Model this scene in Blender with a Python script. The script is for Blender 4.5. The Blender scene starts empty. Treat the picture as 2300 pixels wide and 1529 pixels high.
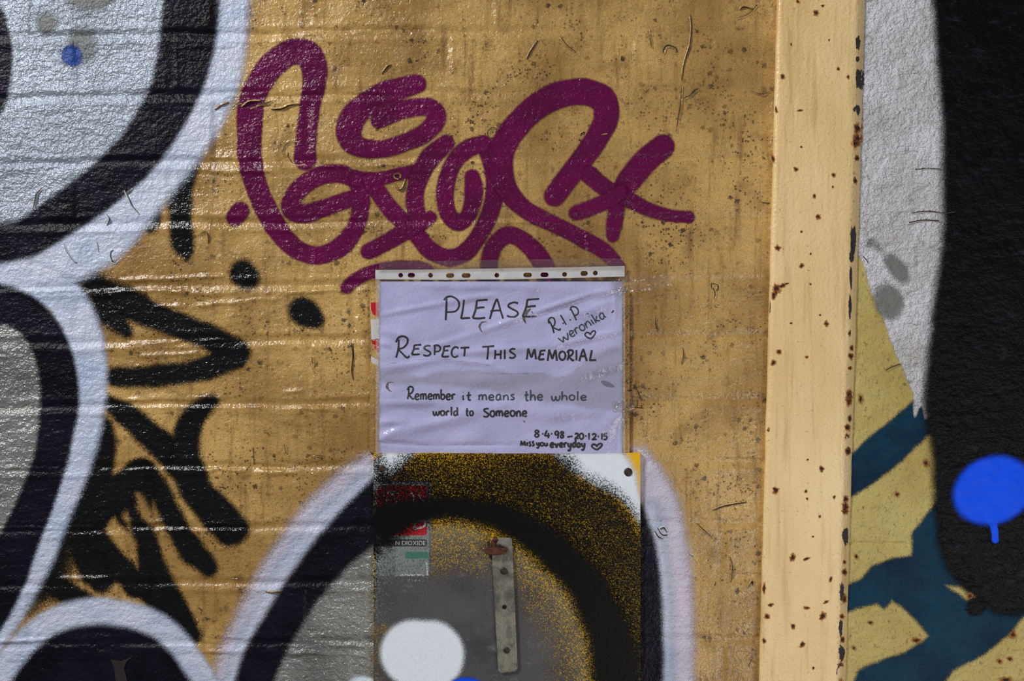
import bpy, math, random
import numpy as np
from mathutils import Vector

random.seed(7)
rng = np.random.default_rng(7)
scene = bpy.context.scene
col = scene.collection

# ---------------------------------------------------------------- scale, camera, light
S = 1.0 / 1835.0          # metres on the wall for one unit of the 2300 x 1529 layout (an A4 sheet is 545 units wide)
D = 1.40                  # camera to wall
ZC = 1.50                 # height of the picture centre above the ground


def W(px, py, h=0.0):
    """layout unit -> metres; h = how far the surface stands proud of the brickwork"""
    k = 1.0 - h / D
    return ((px - 1150.0) * S * k, -h, ZC + (764.5 - py) * S * k)


cam_d = bpy.data.cameras.new('camera')
cam_d.sensor_width = 36.0
cam_d.lens = 36.0 * D / (2300 * S)
cam_d.clip_start = 0.05
cam = bpy.data.objects.new('camera', cam_d)
cam.location = (0, -D, ZC)
cam.rotation_euler = (math.radians(90), 0, 0)
col.objects.link(cam)
scene.camera = cam

vs = scene.view_settings
vs.view_transform = 'Standard'
vs.look = 'None'
vs.gamma = 1.0
vs.use_curve_mapping = False
vs.exposure = 0.0
scene.cycles.transparent_max_bounces = 24

world = bpy.data.worlds.new('overcast_sky')
scene.world = world
world.use_nodes = True
world.node_tree.nodes['Background'].inputs[0].default_value = (0.80, 0.88, 1.0, 1)
world.node_tree.nodes['Background'].inputs[1].default_value = 0.15


def area(name, loc, target, sx, sy, power, colr):
    l = bpy.data.lights.new(name, 'AREA')
    l.shape = 'RECTANGLE'
    l.size, l.size_y = sx, sy
    l.energy = power
    l.color = colr
    o = bpy.data.objects.new(name, l)
    o.location = loc
    o.rotation_euler = (Vector(target) - Vector(loc)).to_track_quat('-Z', 'Y').to_euler()
    col.objects.link(o)
    return o


area('daylight_opening', (-2.15, -1.95, ZC + 2.05), (-0.1, 0, ZC - 0.1), 0.62, 0.44, 100, (1.0, 0.98, 0.95))
area('low_right_fill', (1.25, -1.55, ZC - 0.95), (0.5, 0, ZC - 0.35), 1.2, 0.8, 13.5, (1.0, 0.94, 0.86))  # added fill, low right: brightens the lower post; no opening known there


# ---------------------------------------------------------------- node helpers
def lin(c):
    return tuple(((v / 255.0) / 12.92 if v / 255.0 <= 0.04045 else ((v / 255.0 + 0.055) / 1.055) ** 2.4) for v in c) + (1.0,)


class NT:
    def __init__(self, mat):
        mat.use_nodes = True
        self.t = mat.node_tree
        self.t.nodes.clear()
        self.pos = self.n('ShaderNodeNewGeometry').outputs['Position']

    def n(self, typ, **kw):
        nd = self.t.nodes.new(typ)
        for k, v in kw.items():
            setattr(nd, k, v)
        return nd

    def put(self, sock, v):
        if hasattr(v, 'is_linked') or isinstance(v, bpy.types.NodeSocket):
            self.t.links.new(v, sock)
        else:
            sock.default_value = v

    def math(self, op, a, b=0.0, c=0.0, clamp=False):
        m = self.n('ShaderNodeMath', operation=op, use_clamp=clamp)
        for i, v in enumerate((a, b, c)):
            self.put(m.inputs[i], v)
        return m.outputs[0]

    def noise(self, scale, detail=2.0, rough=0.55, vec=None, stretch=None, distort=0.0):
        v = vec or self.pos
        if stretch:
            mp = self.n('ShaderNodeMapping')
            self.put(mp.inputs['Vector'], v)
            mp.inputs['Scale'].default_value = stretch
            v = mp.outputs[0]
        nd = self.n('ShaderNodeTexNoise')
        self.put(nd.inputs['Vector'], v)
        nd.inputs['Scale'].default_value = scale
        nd.inputs['Detail'].default_value = detail
        nd.inputs['Roughness'].default_value = rough
        nd.inputs['Distortion'].default_value = distort
        return nd.outputs['Fac']

    def ramp(self, v, lo, hi, a=0.0, b=1.0, smooth=True):
        m = self.n('ShaderNodeMapRange', interpolation_type='SMOOTHSTEP' if smooth else 'LINEAR')
        self.put(m.inputs[0], v)
        m.inputs[1].default_value = lo
        m.inputs[2].default_value = hi
        m.inputs[3].default_value = a
        m.inputs[4].default_value = b
        return m.outputs[0]

    def mix(self, f, a, b, mode='MIX'):
        m = self.n('ShaderNodeMix', data_type='RGBA', blend_type=mode)
        self.put(m.inputs[0], f)
        self.put(m.inputs[6], a)
        self.put(m.inputs[7], b)
        return m.outputs[2]

    def attr(self, name):
        return self.n('ShaderNodeAttribute', attribute_name=name).outputs['Fac']

    def bump(self, h, dist, strength=1.0, normal=None):
        b = self.n('ShaderNodeBump')
        b.inputs['Strength'].default_value = strength
        b.inputs['Distance'].default_value = dist
        self.put(b.inputs['Height'], h)
        if normal is not None:
            self.put(b.inputs['Normal'], normal)
        return b.outputs[0]

    def out(self, color, rough, metallic=0.0, normal=None, alpha=None, spec=0.5, coat=0.0, coat_rough=0.15):
        p = self.n('ShaderNodeBsdfPrincipled')
        self.put(p.inputs['Base Color'], color)
        self.put(p.inputs['Roughness'], rough)
        self.put(p.inputs['Metallic'], metallic)
        self.put(p.inputs['Specular IOR Level'], spec)
        self.put(p.inputs['Coat Weight'], coat)
        self.put(p.inputs['Coat Roughness'], coat_rough)
        if normal is not None:
            self.put(p.inputs['Normal'], normal)
        if alpha is not None:
            self.put(p.inputs['Alpha'], alpha)
        o = self.n('ShaderNodeOutputMaterial')
        self.t.links.new(p.outputs[0], o.inputs[0])
        return p


def relief(t, amt=1.0):
    """orange peel and pitting shared by every coat of paint on the brickwork"""
    a = t.noise(185, 2, 0.5)
    b = t.noise(520, 2, 0.6)
    c = t.noise(60, 3, 0.6, stretch=(0.6, 1, 1.3))
    h = t.math('ADD', t.math('MULTIPLY', a, 0.8), t.math('ADD', t.math('MULTIPLY', b, 0.36), t.math('MULTIPLY', c, 1.1)))
    return t.bump(h, 0.0022 * amt)


def specks(t, scale, size, share):
    """scattered pits and dirt spots of uneven size, as a 0..1 mask"""
    v = t.n('ShaderNodeTexVoronoi', feature='F1')
    t.put(v.inputs['Vector'], t.pos)
    v.inputs['Scale'].default_value = scale
    sp = t.n('ShaderNodeSeparateColor')
    t.put(sp.inputs[0], v.outputs['Color'])
    wob = t.math('MULTIPLY', t.math('SUBTRACT', t.noise(scale * 4, 2, 0.7), 0.5), size * 2.2)
    d = t.math('ADD', v.outputs['Distance'], wob)
    lim = t.math('MULTIPLY', sp.outputs[1], size)
    hit = t.math('SUBTRACT', lim, d)
    return t.math('MULTIPLY', t.ramp(hit, 0.0, 0.04), t.math('LESS_THAN', sp.outputs[0], share))


def grain(t, colr, amt=0.16, scale=1150):
    g = t.noise(scale, 1, 0.5)
    f = t.ramp(g, 0.28, 0.72, 1.0 - amt, 1.0 + amt, smooth=False)
    return t.mix(1.0, colr, t.n('ShaderNodeCombineColor').outputs[0] if False else comb(t, f), 'MULTIPLY')


def comb(t, f):
    c = t.n('ShaderNodeCombineColor')
    for i in range(3):
        t.put(c.inputs[i], f)
    return c.outputs[0]


MATS = {}


def mat(name):
    m = bpy.data.materials.new(name)
    MATS[name] = m
    return m, NT(m)


def buff_wall():
    m, t = mat('buff_gloss_paint')
    base = t.mix(t.ramp(t.noise(5.5, 3), 0.35, 0.68), lin((204, 165, 98)), lin((148, 111, 58)))
    base = t.mix(t.ramp(t.noise(26, 4, 0.65), 0.48, 0.72, 0, 0.65), base, lin((132, 98, 52)))
    base = t.mix(t.ramp(t.noise(34, 4, 0.6, stretch=(2.6, 1, 0.28)), 0.5, 0.72, 0, 0.6), base, lin((118, 86, 46)))
    patch = t.ramp(t.noise(13, 4, 0.65), 0.42, 0.64)
    s1 = t.math('MULTIPLY', specks(t, 330, 0.55, 0.45), t.math('ADD', t.math('MULTIPLY', patch, 0.7), 0.15))
    s2 = t.math('MULTIPLY', specks(t, 120, 0.42, 0.28), t.math('ADD', t.math('MULTIPLY', patch, 0.6), 0.3))
    base = t.mix(s1, base, lin((56, 40, 20)))
    base = t.mix(s2, base, lin((36, 26, 16)))
    base = grain(t, base, 0.34)
    t.out(base, t.ramp(t.noise(40, 3), 0.3, 0.7, 0.17, 0.36), normal=relief(t, 0.6), spec=0.75)
    return m


def film_mat(name, rgb, rgb2=None, rough=0.4, metallic=0.0, g=0.6, spec=0.5, gr=0.14, scuff=None, amt=1.0, wear=0.0):
    """spray paint: attribute e = edge (-1 outside .. 1 inside), o = density of the coat; droplets break up the edge"""
    m, t = mat(name)
    e, o = t.attr('e'), t.attr('o')
    a = t.math('MULTIPLY', t.ramp(e, -1.0, 1.0), o)
    nz = t.math('SUBTRACT', t.ramp(t.noise(900, 2, 0.6), 0.25, 0.75, 0, 1, smooth=False), 0.5)
    amp = t.math('MULTIPLY', t.math('MINIMUM', t.math('MULTIPLY', a, 5.0), 1.0), g)
    val = t.math('ADD', t.math('MULTIPLY', a, 1.35), t.math('MULTIPLY', nz, amp))
    if wear:
        pit = t.ramp(t.noise(210, 3, 0.7), 0.66, 0.74, 0, wear)
        val = t.math('SUBTRACT', val, pit)
    alpha = t.ramp(val, 0.10, 0.92)
    c = lin(rgb)
    if rgb2:
        c = t.mix(t.ramp(t.noise(14, 4, 0.6), 0.35, 0.7), c, lin(rgb2))
    if scuff:
        c = t.mix(t.math('MULTIPLY', t.ramp(t.noise(60, 5, 0.7, stretch=(0.6, 1, 1.4)), 0.56, 0.76), 0.7), c, lin(scuff))
    c = grain(t, c, gr)
    t.out(c, rough, metallic, normal=relief(t, amt), alpha=alpha, spec=spec)
    return m


# ---------------------------------------------------------------- the surface lattice of the brick wall
G = 3
X0, Y0 = -282, -241
NX, NY = (1761 - X0) // G + 1, (1769 - Y0) // G + 1
gx = X0 + G * np.arange(NX)
gy = Y0 + G * np.arange(NY)
PX, PY = np.meshgrid(gx.astype(float), gy.astype(float))


def sstep(a, b, x):
    t = np.clip((x - a) / (b - a), 0, 1)
    return t * t * (3 - 2 * t)


def vnoise(x, y, cell, seed):
    r = np.random.default_rng(seed)
    tab = r.random((128, 128))
    u, v = x / cell + 40.3, y / cell + 40.7
    i, j = np.floor(u).astype(int), np.floor(v).astype(int)
    fu, fv = u - i, v - j
    fu, fv = fu * fu * (3 - 2 * fu), fv * fv * (3 - 2 * fv)
    i %= 128; j %= 128
    i1, j1 = (i + 1) % 128, (j + 1) % 128
    return (tab[j, i] * (1 - fu) + tab[j, i1] * fu) * (1 - fv) + (tab[j1, i] * (1 - fu) + tab[j1, i1] * fu) * fv


BEDS = [-335, -195, -58, 80, 218, 366, 503, 645, 768, 912, 1051, 1187, 1312, 1448, 1586, 1722, 1860]


def bond(x, y):
    """course number, distance to the bed joint (signed: + below it), distance to the upright joint, brick number"""
    v = y + 0.010 * (x - 300) + 9 * (vnoise(x, y * 0 + 3, 230, 3) - 0.5) + 4 * (vnoise(x, y, 60, 4) - 0.5)
    u = x + 8 * (vnoise(x, y, 70, 5) - 0.5)
    beds = np.array(BEDS, float)
    k = np.clip(np.searchsorted(beds, v) - 1, 0, len(beds) - 2)
    top, bot = v - beds[k], beds[k + 1] - v
    period = 413 + 206
    off = np.where(k % 2 == 1, 382, 485 - 413)          # Flemish bond: stretcher, header, stretcher
    q = (u - off) / period
    n = np.floor(q)
    f = (q - n) * period
    odd = (k % 2 == 1) | True
    du = np.minimum(np.abs(f), np.minimum(np.abs(f - 413), np.abs(period - f)))
    b = (n * 2 + (f > 413)).astype(int)
    return k, top, bot, du, b


K_, TOP_, BOT_, DU_, B_ = bond(PX, PY)
nz_bed = vnoise(PX, PY * 0 + K_ * 50.0, 260, 11)
left = 1.0 - 0.45 * sstep(650, 1150, PX)
near_top = TOP_ < BOT_
dbed = np.minimum(TOP_, BOT_)
H = np.zeros_like(PX)
groove = np.where(near_top, 1 - sstep(0.5, 9.5, TOP_), 1 - sstep(1, 16, BOT_))
H -= 2.3e-3 * np.clip(0.05 + 1.15 * nz_bed, 0, 1.1) * left * groove
H += 1.3e-3 * np.clip(vnoise(PX, PY + 900, 170, 19) * 2 - 0.7, 0, 1) * left * (1 - sstep(0, 7, np.abs(TOP_ - 24 - 8 * vnoise(PX, PY, 90, 18)))) * 0.6
H += 1.0e-3 * left * (0.3 + vnoise(PX, PY, 120, 12)) * np.exp(-((TOP_ - 17) / 6.5) ** 2)
H += 0.6e-3 * left * vnoise(PX, PY, 150, 13) * np.exp(-((BOT_ - 17) / 6.5) ** 2)
H -= 1.3e-3 * np.clip(vnoise(PX, PY, 210, 14) * 2.2 - 0.7, 0, 1.2) * (1 - sstep(1, 15, DU_)) * sstep(8, 20, dbed)
H += 0.5e-3 * vnoise(PX, PY, 150, 14) * np.exp(-((DU_ - 14) / 5) ** 2) * sstep(8, 20, dbed)
H += 1.5e-3 * (vnoise(PX, PY, 95, 15) - 0.5) + 0.9e-3 * (vnoise(PX, PY, 36, 16) - 0.5)
H += 0.5e-3 * (vnoise(PX * 0.5, PY, 17, 17) - 0.5)
H += 0.9e-3 * (np.sin(K_ * 12.9 + B_ * 78.2) * 0.5) * sstep(5, 16, np.minimum(dbed, DU_))

# runs and ridges of thick paint along the joints (they catch the light)
RUNS = [(660, 78, 1000, 70), (480, 217, 740, 205), (740, 206, 890, 211), (430, 352, 610, 360), (590, 376, 935, 369), (1000, 371, 1150, 361), (420, 381, 630, 389), (590, 497, 830, 491),
        (960, 501, 1265, 499), (260, 631, 515, 621), (250, 655, 430, 650), (280, 771, 540, 761), (220, 914, 610, 914), (590, 913, 770, 921), (270, 899, 505, 894), (560, 1040, 665, 1044),
        (570, 1059, 685, 1060), (-20, 1052, 270, 1053), (280, 1056, 570, 1054), (-20, 1186, 225, 1184), (220, 1188, 570, 1191), (270, 1172, 385, 1174), (375, 1181, 570, 1177), (120, 1301, 270, 1296),
        (260, 1306, 360, 1302), (-20, 1441, 140, 1434), (90, 1451, 460, 1450), (430, 1439, 525, 1443), (450, 1463, 570, 1460), (630, 1464, 838, 1472), (640, 1439, 838, 1451), (-20, 656, 195, 651),
        (-20, 376, 160, 374), (-20, 86, 110, 79), (700, 1330, 838, 1326), (480, 1230, 520, 1233), (640, 655, 790, 650), (430, 690, 640, 668), (300, 800, 460, 792), (820, 205, 1000, 214), (630, 885, 700, 874), (340, 690, 420, 684)]
for i, (xa, ya, xb, yb) in enumerate(RUNS):
    t = np.clip((PX - xa) / (xb - xa), 0, 1)
    yc = ya + (yb - ya) * t + 5 * (vnoise(PX, PX * 0 + i * 31, 42, 21) - 0.5) + 3 * (vnoise(PX, PX * 0 + i * 31, 13, 22) - 0.5)
    amp = 1.9e-3 * np.clip(0.25 + 1.1 * vnoise(PX, PX * 0 + i * 31, 55, 23), 0, 1.15) * np.clip(np.minimum(PX - xa, xb - PX) / 25, 0, 1)
    H += amp * np.exp(-((PY - yc) / 4.6) ** 2)


def height(px, py):
    i = np.clip((np.asarray(px) - X0) / G, 0, NX - 1.001)
    j = np.clip((np.asarray(py) - Y0) / G, 0, NY - 1.001)
    a, b = np.floor(i).astype(int), np.floor(j).astype(int)
    u, v = i - a, j - b
    return (H[b, a] * (1 - u) + H[b, a + 1] * u) * (1 - v) + (H[b + 1, a] * (1 - u) + H[b + 1, a + 1] * u) * v


# ---------------------------------------------------------------- object helpers
def props(o, label=None, cat=None, group=None, kind=None):
    if label: o['label'] = label
    if cat: o['category'] = cat
    if group: o['group'] = group
    if kind: o['kind'] = kind
    return o


def thing(name, loc, label, cat, group=None):
    o = bpy.data.objects.new(name, None)
    o.empty_display_size = 0.02
    o.location = loc
    col.objects.link(o)
    return props(o, label, cat, group)


def world_loc(p):
    v = Vector((0, 0, 0))
    while p is not None:
        v = v + p.location
        p = p.parent
    return v


def mk(name, verts, faces, material, parent=None, attrs=None, smooth=True, origin=None):
    """one mesh object; verts in metres in the place's own frame"""
    me = bpy.data.meshes.new(name)
    org = np.array(origin if origin is not None else (world_loc(parent) if parent else (0, 0, 0)), float)
    verts = np.asarray(verts, np.float32) - org.astype(np.float32)
    if isinstance(faces, np.ndarray):
        nf = len(faces)
        me.vertices.add(len(verts))
        me.vertices.foreach_set('co', verts.ravel())
        me.loops.add(nf * 4)
        me.loops.foreach_set('vertex_index', faces.astype(np.int32).ravel())
        me.polygons.add(nf)
        me.polygons.foreach_set('loop_start', np.arange(0, nf * 4, 4, dtype=np.int32))
        me.update(calc_edges=True)
    else:
        me.from_pydata([tuple(map(float, v)) for v in verts], [], [tuple(map(int, f)) for f in faces])
    me.polygons.foreach_set('use_smooth', np.full(len(me.polygons), smooth))
    for k, v in (attrs or {}).items():
        a = me.attributes.new(k, 'FLOAT', 'POINT')
        a.data.foreach_set('value', np.asarray(v, np.float32).ravel())
    me.update()
    me.validate()
    o = bpy.data.objects.new(name, me)
    if material:
        me.materials.append(material)
    col.objects.link(o)
    if parent:
        o.parent = parent
        if origin is not None:
            o.location = Vector(origin) - world_loc(parent)
    elif origin is not None:
        o.location = origin
    return o


def patch(name, quad, height_arr, off, material, parent=None, attrs=None, skirt=0.0, px=None, py=None, origin=None):
    """lattice quads picked by a mask -> one mesh; optional skirt makes it a solid block"""
    px = PX if px is None else px
    py = PY if py is None else py
    ny, nx = px.shape
    jj, ii = np.nonzero(quad)
    if len(jj) == 0:
        return None
    a = jj * nx + ii
    q = np.stack([a, a + nx, a + nx + 1, a + 1], 1)          # faces the camera (-y)
    used, inv = np.unique(q.ravel(), return_inverse=True)
    f = inv.reshape(-1, 4)
    x = (px.ravel()[used] - 1150) * S
    z = ZC + (764.5 - py.ravel()[used]) * S
    y = -(height_arr.ravel()[used] + off)
    v = np.stack([x, y, z], 1)
    at = {k: w.ravel()[used] for k, w in (attrs or {}).items()}
    if skirt:
        e = np.concatenate([f[:, [0, 1]], f[:, [1, 2]], f[:, [2, 3]], f[:, [3, 0]]])
        key = np.sort(e, 1)
        code = key[:, 0] * 10_000_000 + key[:, 1]
        _, first, cnt = np.unique(code, return_index=True, return_counts=True)
        be = e[first[cnt == 1]]
        n0 = len(v)
        bv = v.copy(); bv[:, 1] = skirt
        v = np.concatenate([v, bv])
        f = np.concatenate([f, np.stack([be[:, 1], be[:, 0], be[:, 0] + n0, be[:, 1] + n0], 1)])
        uu, inv = np.unique(f.ravel(), return_inverse=True)
        v = v[uu]; f = inv.reshape(-1, 4)
        at = {k: np.concatenate([w, w])[uu] for k, w in at.items()}
    o = mk(name, v, f, material, parent, at, origin=origin)
    hy, hx = np.gradient(height_arr, G * S)
    nrm = np.stack([-hx.ravel(), -np.ones(hx.size), hy.ravel()], 1)      # slope of the whole face: no seams between pieces
    nrm /= np.linalg.norm(nrm, axis=1, keepdims=True)
    nrm = nrm[used]
    if skirt:
        side = np.tile([0.0, 0.0, 0.0], (n0, 1))
        nrm = np.concatenate([nrm, side])[uu]
    o.data.normals_split_custom_set_from_vertices(nrm.tolist())
    return o


# ---------------------------------------------------------------- strokes and areas of paint
def spline(pts, n=7, closed=False):
    P = np.array(pts, float)
    if len(P) < 3 and not closed:
        return P
    if closed:
        Q = np.concatenate([P[-1:], P, P[:2]])
    else:
        Q = np.concatenate([2 * P[:1] - P[1:2], P, 2 * P[-1:] - P[-2:-1]])
    out = []
    for i in range(1, len(Q) - 2):
        p0, p1, p2, p3 = Q[i - 1], Q[i], Q[i + 1], Q[i + 2]
        for t in np.arange(n) / n:
            out.append(0.5 * (2 * p1 + (p2 - p0) * t + (2 * p0 - 5 * p1 + 4 * p2 - p3) * t * t + (3 * p1 - p0 - 3 * p2 + p3) * t ** 3))
    if not closed:
        out.append(Q[-2])
    return np.array(out)


FAR = -1e3


def sd_stroke(pts, d=None, px=None, py=None):
    px = PX if px is None else px
    py = PY if py is None else py
    d = np.full(px.shape, FAR) if d is None else d
    c = spline(pts)
    for a, b in zip(c[:-1], c[1:]):
        r = max(a[2], b[2]) + 60
        x0, x1 = min(a[0], b[0]) - r, max(a[0], b[0]) + r
        y0, y1 = min(a[1], b[1]) - r, max(a[1], b[1]) + r
        i0, i1 = np.searchsorted(px[0], [x0, x1]); j0, j1 = np.searchsorted(py[:, 0], [y0, y1])
        if i0 >= i1 or j0 >= j1:
            continue
        sx, sy = px[j0:j1, i0:i1], py[j0:j1, i0:i1]
        dx, dy = b[0] - a[0], b[1] - a[1]
        t = np.clip(((sx - a[0]) * dx + (sy - a[1]) * dy) / (dx * dx + dy * dy + 1e-9), 0, 1)
        dd = a[2] + (b[2] - a[2]) * t - np.hypot(sx - a[0] - dx * t, sy - a[1] - dy * t)
        np.maximum(d[j0:j1, i0:i1], dd, out=d[j0:j1, i0:i1])
    return d


def sd_poly(pts, smooth=True, px=None, py=None):
    px = PX if px is None else px
    py = PY if py is None else py
    c = spline(pts, 6, True) if smooth else np.array(pts, float)
    best = np.full(px.shape, 1e9)
    inside = np.zeros(px.shape, bool)
    for a, b in zip(c, np.roll(c, -1, 0)):
        dx, dy = b[0] - a[0], b[1] - a[1]
        t = np.clip(((px - a[0]) * dx + (py - a[1]) * dy) / (dx * dx + dy * dy + 1e-9), 0, 1)
        np.minimum(best, np.hypot(px - a[0] - dx * t, py - a[1] - dy * t), out=best)
        cond = (a[1] > py) != (b[1] > py)
        with np.errstate(divide='ignore', invalid='ignore'):
            xi = dx * (py - a[1]) / (dy if dy != 0 else 1e-9) + a[0]
        inside ^= cond & (px < xi)
    return np.where(inside, best, -best)


def sd_ell(cx, cy, rx, ry, ang=0.0, px=None, py=None):
    px = PX if px is None else px
    py = PY if py is None else py
    c, s = math.cos(math.radians(ang)), math.sin(math.radians(ang))
    u, v = (px - cx) * c + (py - cy) * s, -(px - cx) * s + (py - cy) * c
    return (1 - np.hypot(u / rx, v / ry)) * min(rx, ry)


def qall(m):
    return m[:-1, :-1] & m[1:, :-1] & m[:-1, 1:] & m[1:, 1:]


def qany(m):
    return m[:-1, :-1] | m[1:, :-1] | m[:-1, 1:] | m[1:, 1:]


# boards standing proud of the brickwork
BRD = (840, 1437, 1016, 1769)        # yellow sign board
BKP = (831, 1413, 656, 1016)         # painted board behind the notice
H_BRD, H_BKP = 0.0060, 0.0040
in_brd = (PX >= BRD[0]) & (PX <= BRD[1]) & (PY >= BRD[2])
q_brd = qall(in_brd)
in_bkp = (PX >= BKP[0]) & (PX <= BKP[1]) & (PY >= BKP[2]) & (PY <= BKP[3])
q_off = qall(in_brd | in_bkp)
HB = np.full(PX.shape, H_BRD)


def film(name, d, soft, material, parent, layer, dens=1.0, where='wall', wob=0.0, seed=1, cut=-0.93):
    """a coat of paint lying on the wall (or on the board)"""
    if wob:
        d = d + wob * (vnoise(PX, PY, 30, seed) - 0.5) * 2 + wob * 0.6 * (vnoise(PX, PY, 11, seed + 1) - 0.5)
    if material is not M_MAG:
        soft *= 1.45
    e = np.clip(d / soft, -1.5, 3.0)
    o = np.ones_like(e) * dens
    keep = qany((e > cut) & (o > 0.02))
    if where == 'wall':
        return patch(name, keep & ~q_off, H, 0.00011 * layer, material, parent, {'e': e, 'o': o})
    return patch(name, keep & q_brd, HB, 0.00011 * layer, material, parent, {'e': e, 'o': o})


def ribbon(pts, h_fn, lift=0.0002, closed=False, n=5, two=False):
    """flat stroke along a centre line with (x, y, r) points, laid on a surface given by h_fn"""
    c = spline(pts, n, closed)
    if closed:
        c = np.concatenate([c, c[:1]])
    t = np.gradient(c[:, :2], axis=0)
    t /= np.linalg.norm(t, axis=1, keepdims=True) + 1e-9
    nrm = np.stack([-t[:, 1], t[:, 0]], 1)
    v, f = [], []
    L = c[:, :2] + nrm * c[:, 2:3]
    R = c[:, :2] - nrm * c[:, 2:3]
    hl, hr = h_fn(L[:, 0], L[:, 1]) + lift, h_fn(R[:, 0], R[:, 1]) + lift
    for i in range(len(c)):
        v.append(W(L[i, 0], L[i, 1], hl[i])); v.append(W(R[i, 0], R[i, 1], hr[i]))
    for i in range(len(c) - 1):
        f.append((2 * i, 2 * i + 1, 2 * i + 3, 2 * i + 2))
    return v, f


def join_parts(parts):
    V, F = [], []
    for v, f in parts:
        n = len(V)
        V += list(v)
        F += [tuple(i + n for i in q) for q in f]
    return V, F


def box_verts(x0, x1, y0, y1, h0, h1, bevel=0.0):
    """block on the wall: layout rectangle, from depth h0 to h1, with an optional chamfer at the front"""
    b = bevel
    rings = [[(x0, y0), (x1, y0), (x1, y1), (x0, y1)]]
    v = [W(x, y, h0) for x, y in rings[0]]
    if b:
        bm = b * S
        v += [W(x, y, h1 - bm) for x, y in rings[0]]
        v += [W(x, y, h1) for x, y in [(x0 + b, y0 + b), (x1 - b, y0 + b), (x1 - b, y1 - b), (x0 + b, y1 - b)]]
        nr = 3
    else:
        v += [W(x, y, h1) for x, y in rings[0]]
        nr = 2
    f = [(0, 1, 2, 3)]
    for r in range(nr - 1):
        for i in range(4):
            j = (i + 1) % 4
            f.append((r * 4 + j, r * 4 + i, (r + 1) * 4 + i, (r + 1) * 4 + j))
    k = (nr - 1) * 4
    f.append((k + 3, k + 2, k + 1, k))
    return v, f


def poly_plate(outline, h0, h1, bevel=0.0):
    """prism from a layout outline, front chamfered"""
    P = np.array(outline, float)
    n = len(P)
    c = P.mean(0)
    if bevel:
        dv = c - P
        Q = P + dv / (np.linalg.norm(dv, axis=1, keepdims=True) + 1e-9) * bevel
    v = [W(x, y, h0) for x, y in P]
    nr = 1
    if bevel:
        v += [W(x, y, h1 - bevel * S * 0.7) for x, y in P]; nr += 1
        v += [W(x, y, h1) for x, y in Q]; nr += 1
    else:
        v += [W(x, y, h1) for x, y in P]; nr += 1
    f = []
    for r in range(nr - 1):
        for i in range(n):
            j = (i + 1) % n
            f.append((r * n + j, r * n + i, (r + 1) * n + i, (r + 1) * n + j))
    k = (nr - 1) * n
    f.append(tuple(k + i for i in range(n))[::-1])
    return v, f


# ---------------------------------------------------------------- materials
BUFF = buff_wall()
M_MAG = film_mat('magenta_spray_paint', (102, 1, 68), (84, 0, 56), rough=0.24, g=0.45, gr=0.22, wear=0.0, spec=0.45, amt=0.7)
M_BLK = film_mat('black_spray_paint', (6, 6, 8), (3, 3, 4), rough=0.2, g=0.7, gr=0.3, spec=0.55, amt=0.7)
M_OUT = film_mat('blue_black_outline_paint', (22, 20, 34), (9, 8, 16), rough=0.32, g=0.5, gr=0.3, spec=0.16, amt=0.8)
M_HALO = film_mat('pale_blue_white_spray_paint', (204, 211, 232), (176, 190, 220), rough=0.3, g=0.5, gr=0.10)
M_LILAC = film_mat('thin_lilac_white_spray_paint', (214, 206, 222), (196, 192, 214), rough=0.45, g=0.9, gr=0.12)
M_SILV = film_mat('silver_spray_paint', (172, 182, 198), (146, 156, 170), rough=0.32, metallic=0.3, g=0.4, gr=0.18, amt=1.6)
M_SIL2 = film_mat('dull_silver_spray_paint', (150, 152, 150), (116, 118, 116), rough=0.26, metallic=0.35, g=0.5, gr=0.2, amt=1.25)
M_GREY = film_mat('thin_grey_spray_paint', (120, 122, 120), rough=0.5, g=0.6, gr=0.2)
M_BLUE = film_mat('blue_spray_paint', (22, 66, 150), rough=0.5, g=0.6, gr=0.2)
M_ROYAL = film_mat('royal_blue_spray_paint', (10, 84, 255), rough=0.5, g=0.3, gr=0.05, spec=0.15, amt=0.15)
M_WHT = film_mat('white_spray_paint', (214, 228, 240), rough=0.4, g=0.3, gr=0.08)
M_DIRTY = film_mat('dirty_white_emulsion', (220, 220, 230), (188, 186, 186), rough=0.5, g=0.5, gr=0.3, scuff=(104, 100, 90), amt=2.6, wear=0.55)
M_JET = film_mat('scuffed_black_emulsion', (10, 9, 14), (4, 4, 6), rough=0.4, g=0.4, gr=0.3, scuff=(44, 42, 58), amt=1.0, spec=0.14)
M_TEAL = film_mat('teal_spray_paint', (8, 56, 80), (5, 36, 62), rough=0.5, g=0.6, gr=0.2, amt=0.5, spec=0.12)
M_MIST = film_mat('silver_overspray', (112, 112, 106), rough=0.4, metallic=0.2, g=1.2, gr=0.3, amt=0.12)
M_BMIST = film_mat('black_overspray', (8, 8, 9), rough=0.35, g=1.4, gr=0.2, spec=0.2, amt=0.12)
B_BLK = film_mat('black_paint_on_board', (6, 6, 7), rough=0.4, g=0.8, gr=0.3, spec=0.2, amt=0.10)
B_WHT = film_mat('white_paint_on_board', (232, 242, 252), rough=0.4, g=0.5, gr=0.10, amt=0.10)
B_GREY = film_mat('grey_paint_on_board', (92, 92, 97), (70, 70, 76), rough=0.42, metallic=0.2, g=0.9, gr=0.3, scuff=(128, 128, 130), amt=0.12)

# ---------------------------------------------------------------- the brick wall
mid_k, mid_b = K_[:-1, :-1], B_[:-1, :-1]
joint = (np.minimum(dbed, DU_)[:-1, :-1] < 9)
wall = patch('wall_back', joint, H, 0.0, BUFF)
props(wall, 'buff gloss-painted brick wall with worn shallow joints', None, None, 'structure')
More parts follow.
